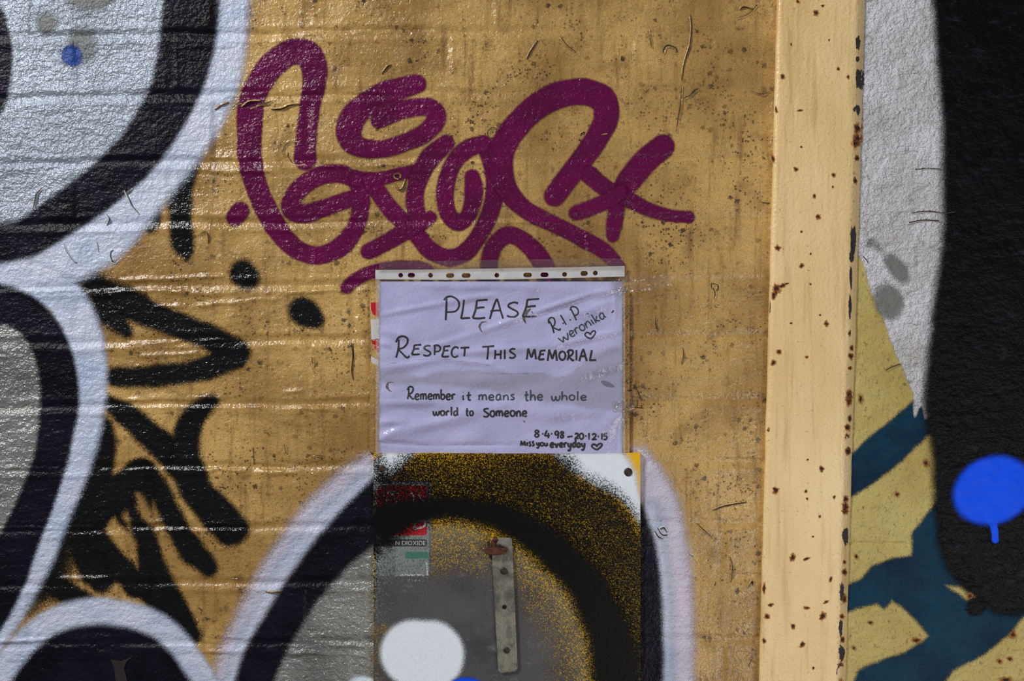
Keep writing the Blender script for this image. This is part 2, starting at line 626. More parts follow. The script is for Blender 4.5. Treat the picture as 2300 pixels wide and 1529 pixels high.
# the masonry behind the painted face carries on above, below and beside
sl = mk('masonry', *(lambda a: (a[0], a[1]))(join_parts([([(-1.7, 0.004, 0), (0.46, 0.004, 0), (0.46, 0.004, 2.7), (-1.7, 0.004, 2.7),
     (-1.7, 0.23, 0), (0.46, 0.23, 0), (0.46, 0.23, 2.7), (-1.7, 0.23, 2.7)],
    [(0, 1, 2, 3), (7, 6, 5, 4), (1, 0, 4, 5), (3, 2, 6, 7), (0, 3, 7, 4), (2, 1, 5, 6)])])), BUFF, wall, smooth=False)
for k in np.unique(mid_k):
    for b in np.unique(mid_b[mid_k == k]):
        m = (mid_k == k) & (mid_b == b) & ~joint
        if m.sum() > 12:
            patch('brick', m, H, 0.0, BUFF, wall, skirt=0.0035)

# raised blisters, curled flakes and cracks in the old paint
m_, t_ = mat('old_paint_and_slot_shade')
t_.out(grain(t_, t_.mix(t_.noise(90, 3), lin((40, 30, 20)), lin((78, 58, 34))), 0.2), 0.7)
M_CRACK = m_
m_, t_ = mat('pale_paint_flake')
t_.out(grain(t_, lin((190, 196, 208)), 0.15), 0.4)
M_PALE = m_
m_, t_ = mat('dark_flake')
t_.out(grain(t_, lin((44, 36, 36)), 0.2), 0.4)


def crack(pts, r=1.6, lift=2.2, side=1):
    """a split in the paint: dark line of bare old paint plus the curled lip standing up beside it"""
    pts = [(x + random.uniform(-1.6, 1.6), y + random.uniform(-1.6, 1.6)) for x, y in pts]
    base = [(x, y, r * random.uniform(0.5, 1.0) * (0.45 if i in (0, len(pts) - 1) else 1.0)) for i, (x, y) in enumerate(pts)]
    v, f = ribbon(base, height, 0.0010)
    c0 = W(*pts[len(pts) // 2])
    o = mk('paint_crack', v, f, M_CRACK, wall, origin=c0)
    c = spline(base, 5)
    t = np.gradient(c[:, :2], axis=0)
    t /= np.linalg.norm(t, axis=1, keepdims=True) + 1e-9
    nrm = np.stack([-t[:, 1], t[:, 0]], 1) * side
    n = len(c)
    w = np.sin(np.linspace(0.05, 0.95, n) * math.pi)[:, None]
    foot, lip = c[:, :2] + nrm * (r + 2.2), c[:, :2] + nrm * (r * 0.4)
    hf, hl = height(foot[:, 0], foot[:, 1]), height(lip[:, 0], lip[:, 1]) + lift * 1e-3 * w[:, 0]
    vv, ff = [], []
    for i in range(n):
        vv += [W(foot[i, 0], foot[i, 1], hf[i] + 0.0006), W(lip[i, 0], lip[i, 1], hl[i] + 0.0006), W(lip[i, 0], lip[i, 1], hl[i] + 0.0003)]
    for i in range(n - 1):
        a = 3 * i
        ff += [(a, a + 1, a + 4, a + 3), (a + 1, a + 2, a + 5, a + 4)]
    px_, py_ = pts[0]
    pale = (px_ < 330 and py_ < 650) or (px_ < 140) or (1440 < px_ < 1555 and py_ > 1060)
    mk('paint_flake', vv, ff, M_PALE if pale else BUFF, wall, origin=c0)


def arc(cx, cy, r, a0, a1, n=7, ry=None):
    return [(cx + r * math.cos(math.radians(a0 + (a1 - a0) * i / (n - 1))), cy + (ry or r) * math.sin(math.radians(a0 + (a1 - a0) * i / (n - 1)))) for i in range(n)]


CR = [([(485, 247), (500, 236), (515, 232)], 1.4), ([(523, 243), (535, 233), (548, 232)], 1.4), ([(545, 240), (560, 230), (585, 228)], 1.6),
      ([(562, 242), (585, 236), (600, 230), (612, 227)], 1.6), ([(610, 246), (632, 243), (650, 237), (672, 236)], 2.4),
      (arc(660, 340, 24, 150, 300), 0.9), (arc(672, 345, 26, 60, 190), 0.9), (arc(1506, 118, 15, 170, 350), 2.6), ([(1489, 138), (1480, 134)], 1.2),
      ([(1210, 92), (1200, 105), (1190, 120), (1184, 134)], 1.6), ([(1214, 88), (1222, 102)], 1.4), ([(1258, 83), (1275, 100), (1292, 116)], 1.8),
      ([(1455, 66), (1460, 84), (1466, 108)], 1.0), ([(1550, 30), (1552, 60), (1548, 100), (1538, 140), (1532, 180)], 1.1),
      ([(1530, 190), (1528, 230), (1524, 270), (1520, 300)], 1.3), ([(1535, 222), (1548, 214), (1560, 202), (1570, 200)], 2.0),
      ([(858, 165), (870, 150), (880, 148)], 1.6), (arc(893, 395, 9, 90, 400), 1.4), ([(886, 410), (893, 425), (905, 420), (912, 402)], 1.2),
      (arc(1108, 300, 12, 100, 320), 1.6), (arc(1310, 302, 6, 160, 340), 1.2), ([(1350, 300), (1365, 297)], 1.0),
      ([(100, 418), (82, 432), (80, 450), (74, 470)], 2.2), ([(280, 428), (290, 445), (296, 462), (312, 480)], 1.6), ([(298, 423), (286, 428), (282, 436)], 1.2),
      ([(240, 482), (245, 492), (242, 505)], 1.2), ([(145, 545), (150, 565), (165, 585), (172, 592)], 1.2), ([(220, 545), (223, 565)], 1.0),
      (arc(258, 575, 11, 40, 250, 9, 15), 0.9), (arc(460, 535, 9, 200, 400, 8, 16), 0.9),
      ([(1600, 1148), (1625, 1138), (1650, 1133), (1678, 1128)], 2.4), ([(1564, 1174), (1580, 1190), (1598, 1208)], 1.8), ([(1546, 1244), (1555, 1248)], 1.6),
      ([(1428, 870), (1434, 885), (1440, 898)], 1.6), ([(1398, 905), (1420, 912), (1445, 916)], 1.0), ([(1430, 895), (1432, 915)], 1.2),
      ([(1475, 710), (1473, 730), (1478, 745)], 1.2), ([(1533, 780), (1534, 800), (1532, 818)], 1.1), ([(1600, 642), (1606, 656), (1604, 672)], 1.8),
      (arc(1605, 645, 8, 150, 420), 1.6), ([(1680, 1320), (1690, 1306), (1693, 1316)], 1.6), ([(1682, 1495), (1690, 1480)], 1.2),
      ([(700, 800), (702, 815)], 2.2), ([(790, 770), (793, 800), (791, 830), (794, 850)], 1.6), ([(792, 770), (794, 805)], 2.0),
      ([(703, 1023), (715, 1024), (728, 1023)], 1.6), (arc(717, 1024, 6, 10, 170), 1.2), ([(520, 1298), (534, 1299), (546, 1297)], 1.3),
      ([(596, 1330), (612, 1332), (628, 1330)], 1.1), ([(569, 1005), (571, 1040)], 1.2), ([(640, 1000), (642, 1018)], 1.8), 
      ([(1655, 40), (1680, 30), (1700, 12)], 1.6), ([(1660, 22), (1670, 14), (1690, 20)], 1.6), ([(1688, 205), (1710, 212), (1730, 205)], 1.4),
      ([(1709, 455), (1728, 458)], 1.4), ([(1640, 1250), (1645, 1275), (1642, 1305)], 1.4), ([(1480, 1190), (1492, 1184), (1496, 1196)], 2.4), ([(1472, 1192), (1478, 1206), (1490, 1208)], 2.4), ([(1476, 1186), (1486, 1200), (1500, 1202)], 2.2),
      ([(446, 1365), (452, 1372)], 4.5), ([(436, 1387), (440, 1395)], 4.5)]
for i, (p, r) in enumerate(CR):
    crack(p, r, 1.5 + 1.5 * random.random(), 1 if i % 2 else -1)

# ---------------------------------------------------------------- graffiti on the brickwork
def graffiti(name, c, label, group=None):
    return thing(name, W(c[0], c[1], 0), label, 'graffiti', group)


# --- magenta tag
tag = graffiti('spray_tag', (1030, 380), 'looping magenta spray-painted tag with a star, above the paper notice')
MAG = [
    [(685, 357, 24), (688, 300, 22), (696, 240, 22), (705, 190, 24), (706, 150, 27), (690, 122, 29), (655, 118, 27), (615, 143, 28), (587, 180, 27), (566, 225, 27), (560, 290, 27),
     (563, 365, 25), (582, 433, 23), (607, 487, 23), (643, 540, 21), (690, 570, 19), (732, 570, 19), (772, 548, 20), (800, 508, 18), (810, 465, 19), (808, 420, 20), (800, 402, 18)],
    [(785, 447, 17), (727, 468, 18), (680, 480, 19), (652, 465, 19), (668, 430, 19), (712, 398, 20), (758, 390, 19), (800, 404, 17)],
    [(800, 402, 15), (850, 402, 14), (890, 393, 13), (926, 386, 14)],
    [(832, 405, 17), (852, 435, 18), (880, 473, 18), (910, 502, 18), (938, 528, 19), (962, 558, 18), (993, 576, 18), (1022, 577, 18), (1050, 562, 18), (1076, 528, 18), (1098, 485, 18), (1110, 440, 19), (1112, 395, 20), (1102, 352, 20), (1085, 325, 17)],
    [(828, 564, 17), (863, 547, 17), (910, 520, 17), (945, 500, 17), (966, 488, 13)],
    [(940, 500, 18), (932, 450, 19), (936, 415, 19), (950, 380, 20), (970, 350, 21), (1002, 322, 18)],
    [(1086, 322, 17), (1052, 333, 18), (1022, 362, 18), (1004, 402, 18), (999, 442, 18), (1006, 478, 18), (1026, 500, 17), (1048, 488, 17), (1060, 460, 18), (1064, 428, 20), (1060, 398, 16)],
    [(1246, 440, 22), (1290, 380, 23), (1333, 322, 24), (1360, 270, 26), (1357, 228, 28), (1325, 208, 28), (1283, 208, 28), (1235, 222, 28), (1187, 255, 27), (1150, 296, 27), (1128, 335, 27), (1124, 372, 26), (1136, 420, 23), (1162, 455, 20),
     (1200, 483, 18), (1253, 508, 17), (1300, 532, 17), (1345, 556, 17), (1370, 577, 16), (1390, 600, 13)],
    [(935, 188, 20), (897, 198, 23), (847, 218, 25), (803, 252, 27), (783, 292, 27), (797, 325, 22), (840, 335, 18), (897, 325, 18), (953, 300, 20), (980, 265, 20), (968, 243, 19), (940, 241, 19), (897, 248, 19), (857, 267, 18), (848, 272, 15)],
    [(1488, 330, 26), (1443, 368, 26), (1410, 410, 25), (1388, 445, 19)],
    [(1390, 430, 18), (1384, 470, 17), (1379, 505, 16), (1376, 530, 12)],
    [(1325, 393, 19), (1360, 423, 17), (1400, 443, 17), (1450, 467, 14), (1500, 483, 13), (1547, 488, 12)],
    [(1294, 477, 15), (1327, 467, 16), (1367, 449, 15), (1393, 432, 15)],
    [(1095, 640, 18), (1098, 600, 18), (1105, 562, 18), (1124, 535, 17), (1150, 527, 17), (1180, 544, 18), (1207, 572, 20), (1230, 612, 19), (1240, 640, 19)],
    [(779, 645, 12), (797, 629, 13), (830, 612, 14), (870, 605, 16), (930, 602, 16), (960, 604, 10)],
    [(539, 474, 19), (527, 489, 18)],
]
for i, p in enumerate(MAG):
    film('stroke', sd_stroke(p), 8.5, M_MAG, tag, 4 + i * 0.25, wob=1.2, seed=60 + i, dens=1.0)

# --- black scrawl at the silver letters
scr = graffiti('spray_tag', (380, 900), 'jagged matt black spray-painted scrawl beside the silver letters')
BLK = [
    [(430, 338, 10), (421, 383, 20), (406, 430, 21), (405, 500, 22), (412, 548, 21), (421, 576, 7)],
    [(350, 458, 6), (340, 490, 14), (336, 505, 13)],
    [(190, 615, 12), (228, 650, 22), (275, 675, 29), (367, 718, 25), (460, 752, 24), (524, 787, 24)],
    [(528, 796, 27), (440, 832, 22), (345, 843, 20), (262, 848, 18)],
    [(232, 690, 22), (262, 722, 18), (285, 745, 8)],
    [(243, 900, 10), (280, 930, 22), (340, 980, 25), (400, 1036, 30)],
    [(478, 902, 11), (448, 920, 20), (424, 955, 25), (417, 1000, 27), (420, 1045, 32), (442, 1100, 32), (484, 1149, 36), (520, 1188, 34)],
    [(234, 960, 16), (236, 990, 21), (230, 1020, 25), (212, 1085, 30), (195, 1160, 32)],
    [(322, 1058, 26), (350, 1090, 20), (396, 1180, 20), (428, 1234, 24), (468, 1274, 17)],
    [(312, 1060, 26), (305, 1100, 34), (318, 1170, 20), (332, 1240, 25), (342, 1300, 38), (378, 1360, 34), (425, 1425, 24)],
    [(300, 1075, 28), (262, 1110, 36), (215, 1160, 40), (196, 1215, 32), (222, 1265, 45), (225, 1298, 28)],
    [(235, 1190, 46), (262, 1225, 34), (285, 1265, 38), (310, 1310, 30)],
    [(92, 1302, 12), (140, 1325, 22), (190, 1352, 18)],
]
BLK_CUT = [sd_poly([(256, 1155), (276, 1176), (312, 1216), (314, 1284), (290, 1262), (252, 1220), (230, 1188)]),
           sd_poly([(296, 1108), (320, 1102), (348, 1156), (376, 1196), (398, 1250), (380, 1250), (356, 1210), (314, 1160)])]
for i, p in enumerate(BLK):
    d = sd_stroke(p)
    for c in BLK_CUT:
        d = np.minimum(d, -c)
    film('stroke', d, 15.0, M_BLK, scr, 1.8 + i * 0.21, wob=3.0, seed=90 + i)
d = np.maximum(sd_stroke([(200, 960, 30), (185, 1060, 45), (150, 1180, 45), (110, 1290, 45), (60, 1350, 30)]), sd_stroke([(190, 620, 30), (240, 690, 40)]))
film('overspray', d, 38, M_BLK, scr, 1.5, dens=0.7, seed=120)

for p, lab in (([(545, 614, 26), (555, 622, 23)], 'round black spray-painted dot just below the magenta tag\'s full stop'),
               ([(680, 697, 27), (690, 705, 26), (708, 717, 16)], 'black spray-painted teardrop dot between the scrawl\'s arrow and the notice')):
    c = W(p[0][0], p[0][1])
    e = sd_stroke(p)
    o = film('paint_dot', e, 15.0, M_BLK, None, 3, wob=1.5, seed=int(p[0][0]))
    props(o, lab, 'graffiti')


def letter(label, parts, c):
    g = graffiti('graffiti_letter', c, label)
    for nm, d, soft, m, layer, dens in parts:
        film(nm, d, soft, m, g, layer, dens, wob=1.5, seed=int(layer * 17 + c[0]) % 1000)
    return g


# --- big silver letter with grey bubbles
L1_out = [(432, -260, 58), (432, -120, 60), (430, 0, 59), (422, 83, 58), (406, 165, 54), (378, 235, 49), (335, 307, 47), (283, 370, 46), (213, 430, 45), (133, 487, 42), (60, 535, 38), (0, 548, 38), (-120, 572, 38), (-300, 580, 38)]
fill1 = sd_poly([(400, -270), (402, 0), (395, 90), (372, 180), (340, 260), (280, 335), (200, 410), (100, 480), (0, 525), (-300, 560), (-300, -270)], False)
halo1 = [(515, -260, 30), (516, -100, 30), (514, 0, 30), (507, 83, 33), (490, 170, 36), (455, 250, 38), (410, 325, 36), (355, 390, 38), (300, 450, 44), (235, 520, 50), (165, 575, 42), (90, 612, 36), (0, 620, 40), (-120, 620, 40), (-300, 620, 40)]
letter('large silver spray-painted letter with grey bubbles and a small blue dot', [
    ('halo', sd_stroke([(x, y, r + 7) for x, y, r in halo1]), 24, M_HALO, 3.2, 1.0),
    ('fill', fill1, 14, M_SILV, 6.8, 1.0),
    ('grey_bubble', sd_ell(107, 53, 24, 24), 13, M_GREY, 7.6, 0.62),
    ('grey_bubble', sd_ell(203, -32, 68, 58), 15, M_GREY, 7.6, 0.55),
    ('grey_bubble', sd_ell(184, 104, 36, 43), 11, M_GREY, 7.7, 0.45),
    ('blue_dot', sd_ell(162, 126, 20, 20), 11, M_BLUE, 8.4, 1.0),
    ('outline', sd_stroke(L1_out), 15, M_OUT, 7.9, 1.0),
    ('counter', sd_ell(-32, 135, 56, 138), 11, M_OUT, 7.9, 1.0),
], (200, 250))

# --- silver letter below it
L2_out = [(-300, 672, 40), (-80, 676, 40), (0, 684, 40), (44, 698, 38), (85, 730, 37), (114, 780, 37), (131, 840, 39), (135, 900, 39), (126, 970, 36), (112, 1040, 34), (82, 1125, 36), (45, 1210, 40), (5, 1285, 54), (-50, 1375, 60), (-140, 1490, 60), (-300, 1600, 60)]
fill2 = sd_poly([(-300, 690), (0, 700), (40, 715), (80, 745), (105, 800), (118, 870), (112, 970), (95, 1050), (60, 1130), (10, 1215), (-60, 1310), (-300, 1500)], False)
halo2 = [(-300, 618, 38), (-60, 618, 38), (0, 622, 36), (80, 632, 34), (140, 665, 34), (178, 728, 34), (198, 800, 31), (203, 880, 28), (195, 945, 27), (172, 1035, 27), (127, 1149, 25), (92, 1242, 24), (55, 1311, 25), (18, 1378, 25), (-30, 1450, 25), (-100, 1540, 25)]
letter('tall silver spray-painted letter with thick black outline under the bubbled letter', [
    ('halo', sd_stroke([(x - 3, y, r + 6) for x, y, r in halo2]), 17, M_HALO, 4.6, 1.0),
    ('fill', fill2, 9, M_SIL2, 5.4, 1.0),
    ('outline', sd_stroke(L2_out), 13, M_OUT, 6.2, 1.0),
], (60, 1000))

# --- black arch
ar = [(-60, 1600, 24), (-12, 1532, 24), (28, 1475, 23), (65, 1435, 23), (104, 1403, 23), (156, 1381, 24), (225, 1372, 25), (294, 1382, 24), (353, 1404, 23), (398, 1442, 22), (433, 1486, 22), (466, 1540, 22), (500, 1600, 22)]
fill3 = sd_poly([(-60, 1700), (-20, 1560), (40, 1480), (110, 1425), (180, 1400), (260, 1397), (330, 1412), (385, 1455), (440, 1540), (520, 1700)], False)
letter('black spray-painted arch with pale blue rim, under the tall silver letter', [
    ('fill', fill3, 16, M_OUT, 5.0, 1.0),
    ('rim', sd_stroke(ar), 15, M_HALO, 5.8, 1.0),
], (225, 1480))

# the big torn flake hanging in the black arch
pf = [(248, 1480), (272, 1484), (300, 1472), (284, 1486), (279, 1500), (286, 1530), (260, 1530), (256, 1500)]
v_, f_ = poly_plate(pf, 0.0006, 0.0022)
mk('paint_flake', v_, f_, MATS['dark_flake'], wall, smooth=False)

# --- the big rounded letter that runs on to the sign board
h4l = [(498, 1640, 22), (508, 1530, 22), (527, 1460, 22), (565, 1385, 25), (615, 1295, 28), (660, 1230, 31), (710, 1168, 35), (765, 1117, 37), (820, 1072, 36), (870, 1040, 30), (920, 1020, 20)]
h4r = [(1432, 1030, 22), (1458, 1075, 30), (1482, 1135, 37), (1496, 1200, 38), (1508, 1280, 38), (1513, 1360, 38), (1515, 1450, 38), (1516, 1560, 38), (1516, 1700, 38)]
o4l = [(555, 1680, 38), (572, 1530, 38), (606, 1446, 36), (655, 1363, 36), (703, 1294, 38), (765, 1222, 43), (820, 1170, 50), (880, 1120, 58)]
o4r = [(1420, 1150, 20), (1445, 1230, 22), (1455, 1320, 24), (1458, 1450, 26), (1458, 1700, 26)]
fill4 = sd_poly([(600, 1770), (600, 1530), (640, 1440), (700, 1350), (780, 1260), (860, 1200), (860, 1770)], False)
g4 = letter('rounded silver spray-painted letter running from the brickwork on to the sign board', [
    ('halo', sd_stroke(h4l), 26, M_LILAC, 2.0, 0.95),
    ('halo', sd_stroke(h4r), 22, M_LILAC, 2.0, 0.95),
    ('blue_glaze', sd_stroke([(x + 8, y + 8, r * 0.55) for x, y, r in h4l]), 26, M_HALO, 2.8, 0.85),
    ('blue_glaze', sd_stroke([(x - 20, y + 10, 14) for x, y, r in h4r[2:]]), 26, M_HALO, 2.8, 0.85),
    ('fill', fill4, 8, M_SIL2, 3.4, 1.0),
    ('outline', sd_stroke(o4l), 17, M_OUT, 4.2, 1.0),
    ('outline', sd_stroke(o4r), 17, M_OUT, 4.2, 1.0),
], (1000, 1350))

# ---------------------------------------------------------------- sign board below the notice
m_, t_ = mat('yellow_sign_board')
c_ = t_.mix(t_.ramp(t_.noise(40, 4), 0.4, 0.75, 0, 0.5), lin((238, 186, 14)), lin((208, 150, 10)))
t_.out(grain(t_, c_, 0.12), 0.42, normal=t_.bump(t_.noise(300, 2), 0.0003))
M_BOARD = m_
m_, t_ = mat('screw_steel')
t_.out(t_.mix(t_.noise(600, 3), lin((36, 34, 32)), lin((84, 76, 64))), 0.5, 0.6)
M_SCREW = m_
board = thing('sign_board', W(1138, 1392, 0), 'yellow sign board, mostly sprayed black and silver, screwed on below the notice', 'sign')
bv = box_verts(BRD[0], BRD[1], BRD[2], BRD[3], -0.001, H_BRD, 0.0)
# the board is laid out without perspective correction so that the paint sits exactly on it
def flat_box(x0, x1, y0, y1, h0, h1):
    f = lambda x, y, h: ((x - 1150) * S, -h, ZC + (764.5 - y) * S)
    v = [f(x, y, h) for h in (h0, h1) for x, y in ((x0, y0), (x1, y0), (x1, y1), (x0, y1))]
    return v, [(0, 1, 2, 3), (7, 6, 5, 4), (1, 0, 4, 5), (2, 1, 5, 6), (3, 2, 6, 7), (0, 3, 7, 4)]
mk('panel', *flat_box(*BRD, -0.001, H_BRD), M_BOARD, board, smooth=False)


def screw(px, py, r, h, parent, material=None):
    """slotted screw head: domed disc with a dark strip in place of the shaded cut"""
    n = 20
    rings = [(1.0, 0.0), (1.0, 0.5), (0.85, 0.85), (0.5, 1.0)]
    v, f = [], []
    for k, (rr, hh) in enumerate(rings):
        for i in range(n):
            a = 2 * math.pi * i / n
            v.append(W(px + r * rr * math.cos(a), py + r * rr * math.sin(a), h + hh * 0.0016))
    for k in range(len(rings) - 1):
        for i in range(n):
            j = (i + 1) % n
            f.append((k * n + j, k * n + i, (k + 1) * n + i, (k + 1) * n + j))
    f.append(tuple(range((len(rings) - 1) * n, len(rings) * n))[::-1])
    s = mk('screw', v, f, material or M_SCREW, parent)
    a = math.radians(35)
    dx, dy = math.cos(a) * r * 0.8, math.sin(a) * r * 0.8
    vs_, fs_ = ribbon([(px - dx, py - dy, r * 0.14), (px, py, r * 0.14), (px + dx, py + dy, r * 0.14)], lambda x, y: np.zeros_like(x) + h + 0.0017, 0.0)
    mk('slot_shade', vs_, fs_, M_CRACK, s)  # dark strip on the head; shade of the cut put into its colour
    return s


screw(858, 1052, 8, H_BRD, board)
screw(1411, 1060, 9.5, H_BRD, board)

# coats of paint on the board
bd = lambda nm, d, soft, m, layer, dens=1.0, seed=3, wob=2.0: film(nm, d, soft, m, g4, layer, dens, 'board', wob, seed)
edge4 = [(1000, 1157), (1069, 1166), (1138, 1194), (1208, 1239), (1277, 1304), (1311, 1363), (1336, 1432), (1346, 1502), (1352, 1600), (1352, 1790)]
in4 = [(836, 1790), (836, 1240), (870, 1205), (920, 1172)] + edge4
fill_b = sd_poly(in4, True)
ring_b = sd_poly([(830, 1790), (830, 1085), (880, 1045), (960, 1005), (1240, 1012), (1311, 1066), (1375, 1097), (1425, 1150), (1460, 1220), (1480, 1320), (1485, 1790)], True)
bd('halo', sd_poly([(1236, 1004), (1330, 1000), (1400, 1018), (1424, 1060), (1434, 1120), (1445, 1180), (1395, 1118), (1320, 1078), (1262, 1040)], False), 15, B_WHT, 1.0, 0.95)
bd('halo', sd_poly([(836, 1100), (836, 1040), (870, 1012), (940, 1008), (900, 1050)], False), 16, B_WHT, 1.0, 0.9)
thin = 1.0 - 0.62 * ((PX > 890) & (PX < 966) & (PY < 1290)) - 0.35 * ((PX > 838) & (PX < 891) & (PY < 1290))
thin = thin * np.where((PX > 1103) & (PX < 1150) & (PY > 1176) & (PY < 1209), 0.1, 1.0)      # bare board where the hasp kept the paint off
bd('silver_mist', fill_b, 34, M_MIST, 1.6, 0.46 * thin, 5, 6.0)
core = sd_poly([(880, 1440), (846, 1330), (900, 1290), (1000, 1262), (1100, 1262), (1180, 1310), (1240, 1410), (1280, 1530), (1280, 1790), (836, 1790), (836, 1400)], True)
bd('grey_haze', core, 75, B_GREY, 2.2, 0.72 * thin, 6, 10.0)
dens_b = 0.60 - 0.12 * sstep(1100, 1030, PY) * sstep(1250, 1000, PX) + 0.12 * sstep(1000, 860, PX) - 0.14 * ((PX > 841) & (PX < 967) & (PY > 1080))
bd('black_mist', np.minimum(ring_b, 6 - fill_b), 24, M_BMIST, 2.9, dens_b, 7)
corest = [(836, 1196, 40), (880, 1166, 36), (930, 1148, 27), (1000, 1138, 22), (1069, 1145, 24), (1145, 1170, 28), (1220, 1216, 35), (1293, 1290, 42), (1335, 1360, 46), (1368, 1432, 48), (1382, 1510, 50), (1387, 1790, 50)]
bd('outline', np.minimum(sd_stroke(corest), 12 - fill_b), 30, B_BLK, 3.6, 1.0, 8)
bd('white_spot', sd_stroke([(930, 1463, 70), (965, 1468, 74)]), 13, B_WHT, 4.2, 1.0, 10, 0.6)
bd('blue_spot', sd_ell(1045, 1566, 52, 45), 8, M_ROYAL, 4.9, 1.0, 11)
film('white_spot', sd_ell(815, 1556, 40, 36), 8, M_WHT, g4, 5.2)

# fire-point sticker, half lost under the overspray
def flat_h(h):
    return lambda x, y: np.zeros_like(np.asarray(x, float)) + h


def plain(name, rgb, rough=0.5, metallic=0.0, g=0.1, bump=0.0, spec=0.5):
    m, t = mat(name)
    t.out(grain(t, lin(rgb), g), rough, metallic, normal=t.bump(t.noise(350, 3), bump) if bump else None, spec=spec)
    return m


M_RED = plain('sticker_red', (190, 22, 34), 0.4)
M_STW = plain('sticker_white', (206, 206, 206), 0.4)
M_STD = plain('sticker_dark_grey', (42, 48, 48), 0.4)
M_STG = plain('sticker_green', (60, 128, 106), 0.4)
M_STP = plain('sticker_pale_grey', (132, 140, 138), 0.45)
st = thing('fire_sticker', W(904, 1280, H_BRD), 'fire point sticker with red extinguisher panel, half lost under spray paint on sign board', 'sticker')


def sheet(name, x0, x1, y0, y1, h, material, parent, r=3.0, t=0.00008):
    n = 5
    out = []
    for cx, cy, a0 in ((x1 - r, y0 + r, -90), (x1 - r, y1 - r, 0), (x0 + r, y1 - r, 90), (x0 + r, y0 + r, 180)):
        for i in range(n):
            a = math.radians(a0 + 90 * i / (n - 1))
            out.append((cx + r * math.cos(a), cy + r * math.sin(a)))
    v, f = poly_plate(out, h - t, h)
    return mk(name, v, f, material, parent, smooth=False)


hb = H_BRD
sheet('backing', 841, 968, 1080, 1402, hb + 0.00002, M_STP, st, 2)
sheet('red_panel', 847, 959, 1090, 1202, hb + 0.00004, M_RED, st, 6)
sheet('text_band', 846, 959, 1211, 1227, hb + 0.00004, M_STD, st, 4)
sheet('green_panel', 911, 961, 1239, 1254, hb + 0.00004, M_STG, st, 2)


def strokes(name, lst, h, material, parent, lift=0.00006):
    parts = [ribbon([(x, y, r) for x, y in p], flat_h(h), lift) for p, r in lst]
    v, f = join_parts(parts)
    return mk(name, v, f, material, parent, smooth=False)


strokes('extinguisher_outline', [([(868, 1165), (868, 1128), (874, 1120), (886, 1120), (892, 1128), (892, 1165), (868, 1165)], 2.2), ([(880, 1120), (880, 1106)], 2.6),
        ([(860, 1114), (870, 1106), (884, 1104), (896, 1110)], 2.2), ([(872, 1136), (888, 1136)], 1.5), ([(872, 1146), (888, 1146)], 1.5)], hb, M_STW, st)
strokes('flame_outline', [([(922, 1106), (930, 1118), (926, 1126), (936, 1130)], 2.0), ([(940, 1108), (944, 1116), (952, 1126)], 2.0), ([(930, 1188), (932, 1176), (948, 1168), (956, 1172), (952, 1182), (938, 1186), (930, 1188)], 2.2)], hb, M_STW, st)
strokes('faded_text', [([(900, 1292 + 12 * i), (918, 1291 + 12 * i), (952, 1292 + 12 * i)], 2.2) for i in range(4)], hb, M_STW, st)
strokes('faded_red_text', [([(944, 1345), (958, 1344)], 5.0), ([(930, 1360), (948, 1361)], 2.0), ([(930, 1370), (944, 1371)], 2.0)], hb, M_RED, st)
strokes('torn_edge', [([(958, 1262), (960, 1290), (958, 1320), (962, 1352)], 1.6)], hb, M_STW, st)


def lettering(name, text, cx, cy, cap, h, material, parent, bold=0.0):
    """printed capitals as flat letter shapes"""
    cu = bpy.data.curves.new(name, 'FONT')
    cu.body = text
    cu.size = cap * S * 1.42
    cu.align_x = 'CENTER'
    cu.offset = bold
    tmp = bpy.data.objects.new('tmp', cu)
    col.objects.link(tmp)
    dg = bpy.context.evaluated_depsgraph_get()
    dg.update()
    me = bpy.data.meshes.new_from_object(tmp.evaluated_get(dg))
    bpy.data.objects.remove(tmp)
    v = [(p.co.x, p.co.y) for p in me.vertices]
    f = [tuple(p.vertices) for p in me.polygons]
    c = W(cx, cy, h)
    verts = [(c[0] + x, c[1], c[2] + y - cap * S * 0.5) for x, y in v]
    return mk(name, verts, f, material, parent, smooth=False)


lettering('lettering', 'N DIOXIDE', 922, 1219, 9.5, hb + 0.00010, M_STW, st)

# steel hasp strip on the board
m_, t_ = mat('rusty_steel')
t_.out(grain(t_, t_.mix(t_.ramp(t_.noise(160, 4, 0.7), 0.35, 0.65), lin((40, 20, 14)), lin((104, 52, 28))), 0.2), 0.75, normal=t_.bump(t_.noise(420, 4), 0.0012))
M_RUST = m_
m_, t_ = mat('sprayed_dull_steel')
c_ = t_.mix(t_.ramp(t_.noise(60, 4), 0.4, 0.7), lin((150, 146, 134)), lin((104, 102, 96)))
c_ = t_.mix(t_.ramp(t_.noise(130, 5, 0.7), 0.6, 0.72, 0, 0.8), c_, lin((70, 58, 40)))
t_.out(grain(t_, c_, 0.2), 0.38, 0.4, normal=t_.bump(t_.noise(300, 3), 0.0007))
M_STEEL = m_
hasp = thing('hasp_strip', W(1135, 1360, H_BRD), 'narrow grey steel hasp strip with rusty hook screwed to the sign board', 'bracket')
HS = H_BRD + 0.0042
ol = [(1103, 1212), (1106, 1208), (1146, 1207), (1150, 1211), (1163, 1500), (1158, 1508), (1126, 1512), (1119, 1506)]
v_, f_ = poly_plate(ol, H_BRD - 0.0003, HS, 2.0)
mk('strip', v_, f_, M_STEEL, hasp, smooth=False)
screw(1131, 1282, 8.0, HS, hasp)
screw(1138, 1460, 7.0, HS, hasp)


